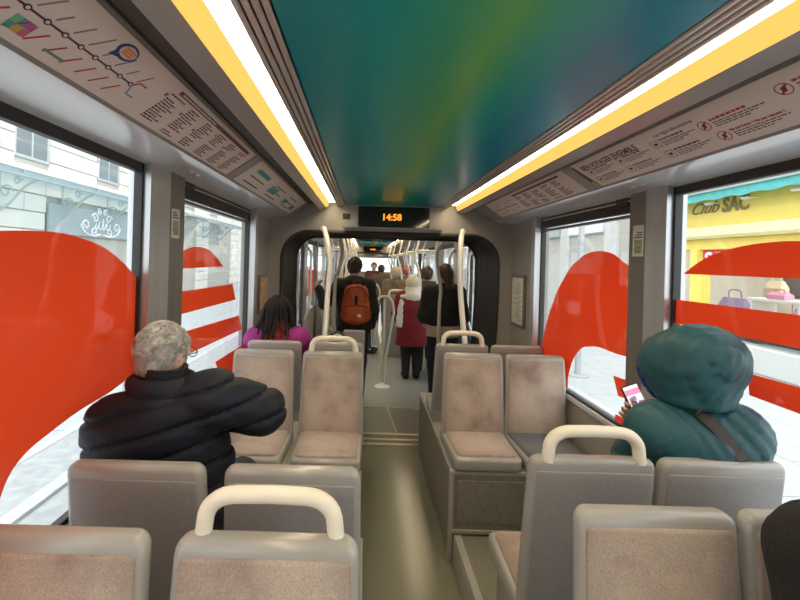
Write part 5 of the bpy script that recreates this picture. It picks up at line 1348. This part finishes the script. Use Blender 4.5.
# dark-clad person in the right foreground, facing the viewer
loc = (1.20, .84, .665)
J = sit_joints(1.18, .84, -1, zs=.665)
J.update({'shR': (.995, .88, 1.18), 'elR': (.925, .80, .97), 'wrR': (1.08, .60, .86), 'shL': (1.33, .89, 1.19), 'elL': (1.345, .80, .95), 'wrL': (1.25, .6, .86), 'neck': (1.175, .87, 1.25), 'head': (1.175, .83, 1.39)})
p7 = Person(loc, 'person in black clothing cut off by the right edge of the foreground', rel(J, loc), (PI, -.1, 0), h=.013)
simple_dress(p7, mat('black_fleece', (.011, .0095, .009), .9, var=.3, scale=25, bump=.4, bscale=90), DKT, .042, .02, .02, .011, seed=6)
hair_cap(p7, BRH, .014)

# ---- more passengers in the next car
def extra(label, x, y, H, coat, trousers, hairm, face=1, hat=None, yaw=0.0):
    p = Person((x, y, 0), label, rel(stand_joints(x, y, H, face), (x, y, 0)), (yaw + (0 if face > 0 else PI), 0, 0), h=.02, group='passengers in the next car')
    simple_dress(p, coat, trousers, .035, .7, .03, .02)
    hair_cap(p, hat or hairm, .02 if hat is None else .032, .055, h=.013, name='hair' if hat is None else 'hat')
    return p
BRC = mat('brown_coat', (.12, .085, .055), .85, var=.2, scale=10)
extra('distant passenger in a beige hat and brown coat beyond the hoop poles', .62, 8.5, 1.64, mat('beige_coat', (.20, .15, .10), .85, var=.3, scale=9), DKT, BRH, hat=mat('beige_hat', (.55, .46, .36), .9))
extra('distant red-haired passenger facing the viewer far down the aisle', .26, 12.6, 1.72, mat('dark_red_jacket', (.12, .03, .03), .8), DKT, mat('red_hair', (.42, .11, .03), .6), face=-1)
extra('distant passenger in an olive brown coat far down the aisle', .43, 11.2, 1.66, BRC, DKT, BRH)
extra('distant dark-haired passenger partly behind the woman in red', 1.08, 7.6, 1.66, BLK, DKT, mat('black_hair', (.015, .012, .01), .5))
extra('distant passenger with a reddish cap right of the beige hat', .98, 9.8, 1.66, mat('grey_coat', (.12, .12, .13), .85), DKT, BRH, hat=mat('rose_cap', (.40, .12, .12), .85))
extra('distant brown-haired passenger just left of the person in black', 1.0, 6.75, 1.70, mat('dark_grey_coat', (.05, .05, .055), .85), DKT, BRH2)
# passenger sitting sideways behind the backpack wearer: jeans and black shoes show
loc = (-.30, 8.1, .0)
J = {'pelvis': (-.36, 8.1, .58), 'chest': (-.36, 8.1, .85), 'neck': (-.34, 8.1, 1.1), 'head': (-.30, 8.1, 1.24), 'shL': (-.35, 8.28, 1.04), 'shR': (-.35, 7.92, 1.04), 'elL': (-.25, 8.32, .8), 'elR': (-.25, 7.88, .8), 'wrL': (-.05, 8.25, .72), 'wrR': (-.05, 7.95, .72),
     'hipL': (-.31, 8.19, .57), 'hipR': (-.31, 8.01, .57), 'knL': (.06, 8.2, .58), 'knR': (.04, 8.0, .58), 'anL': (.10, 8.2, .085), 'anR': (.06, 8.0, .085), 'toL': (.25, 8.21, .05), 'toR': (.21, 7.99, .05)}
p9 = Person(loc, 'passenger in blue jeans and black shoes seated sideways behind the backpack wearer', rel(J, loc), (-PI / 2, 0, 0), h=.018)
simple_dress(p9, BLK, JEAN, .03, .5, .02, .016); hair_cap(p9, BRH, .015, h=.013)
sb_ = empty('tip_up_seat', (-.55, 8.1, 0), label='side-facing tip-up seat under the passenger in jeans', cat='seat')
MB().bbox(-.2, .3, -.24, .24, .42, .48, .02).build('cushion', FABRIC, sb_); MB().bbox(-.26, -.2, -.24, .24, .45, 1.0, .02).build('backrest', PLASTIC, sb_); MB().bbox(-.3, -.2, -.2, .2, 0, .45, .01).build('bracket', REARP, sb_)
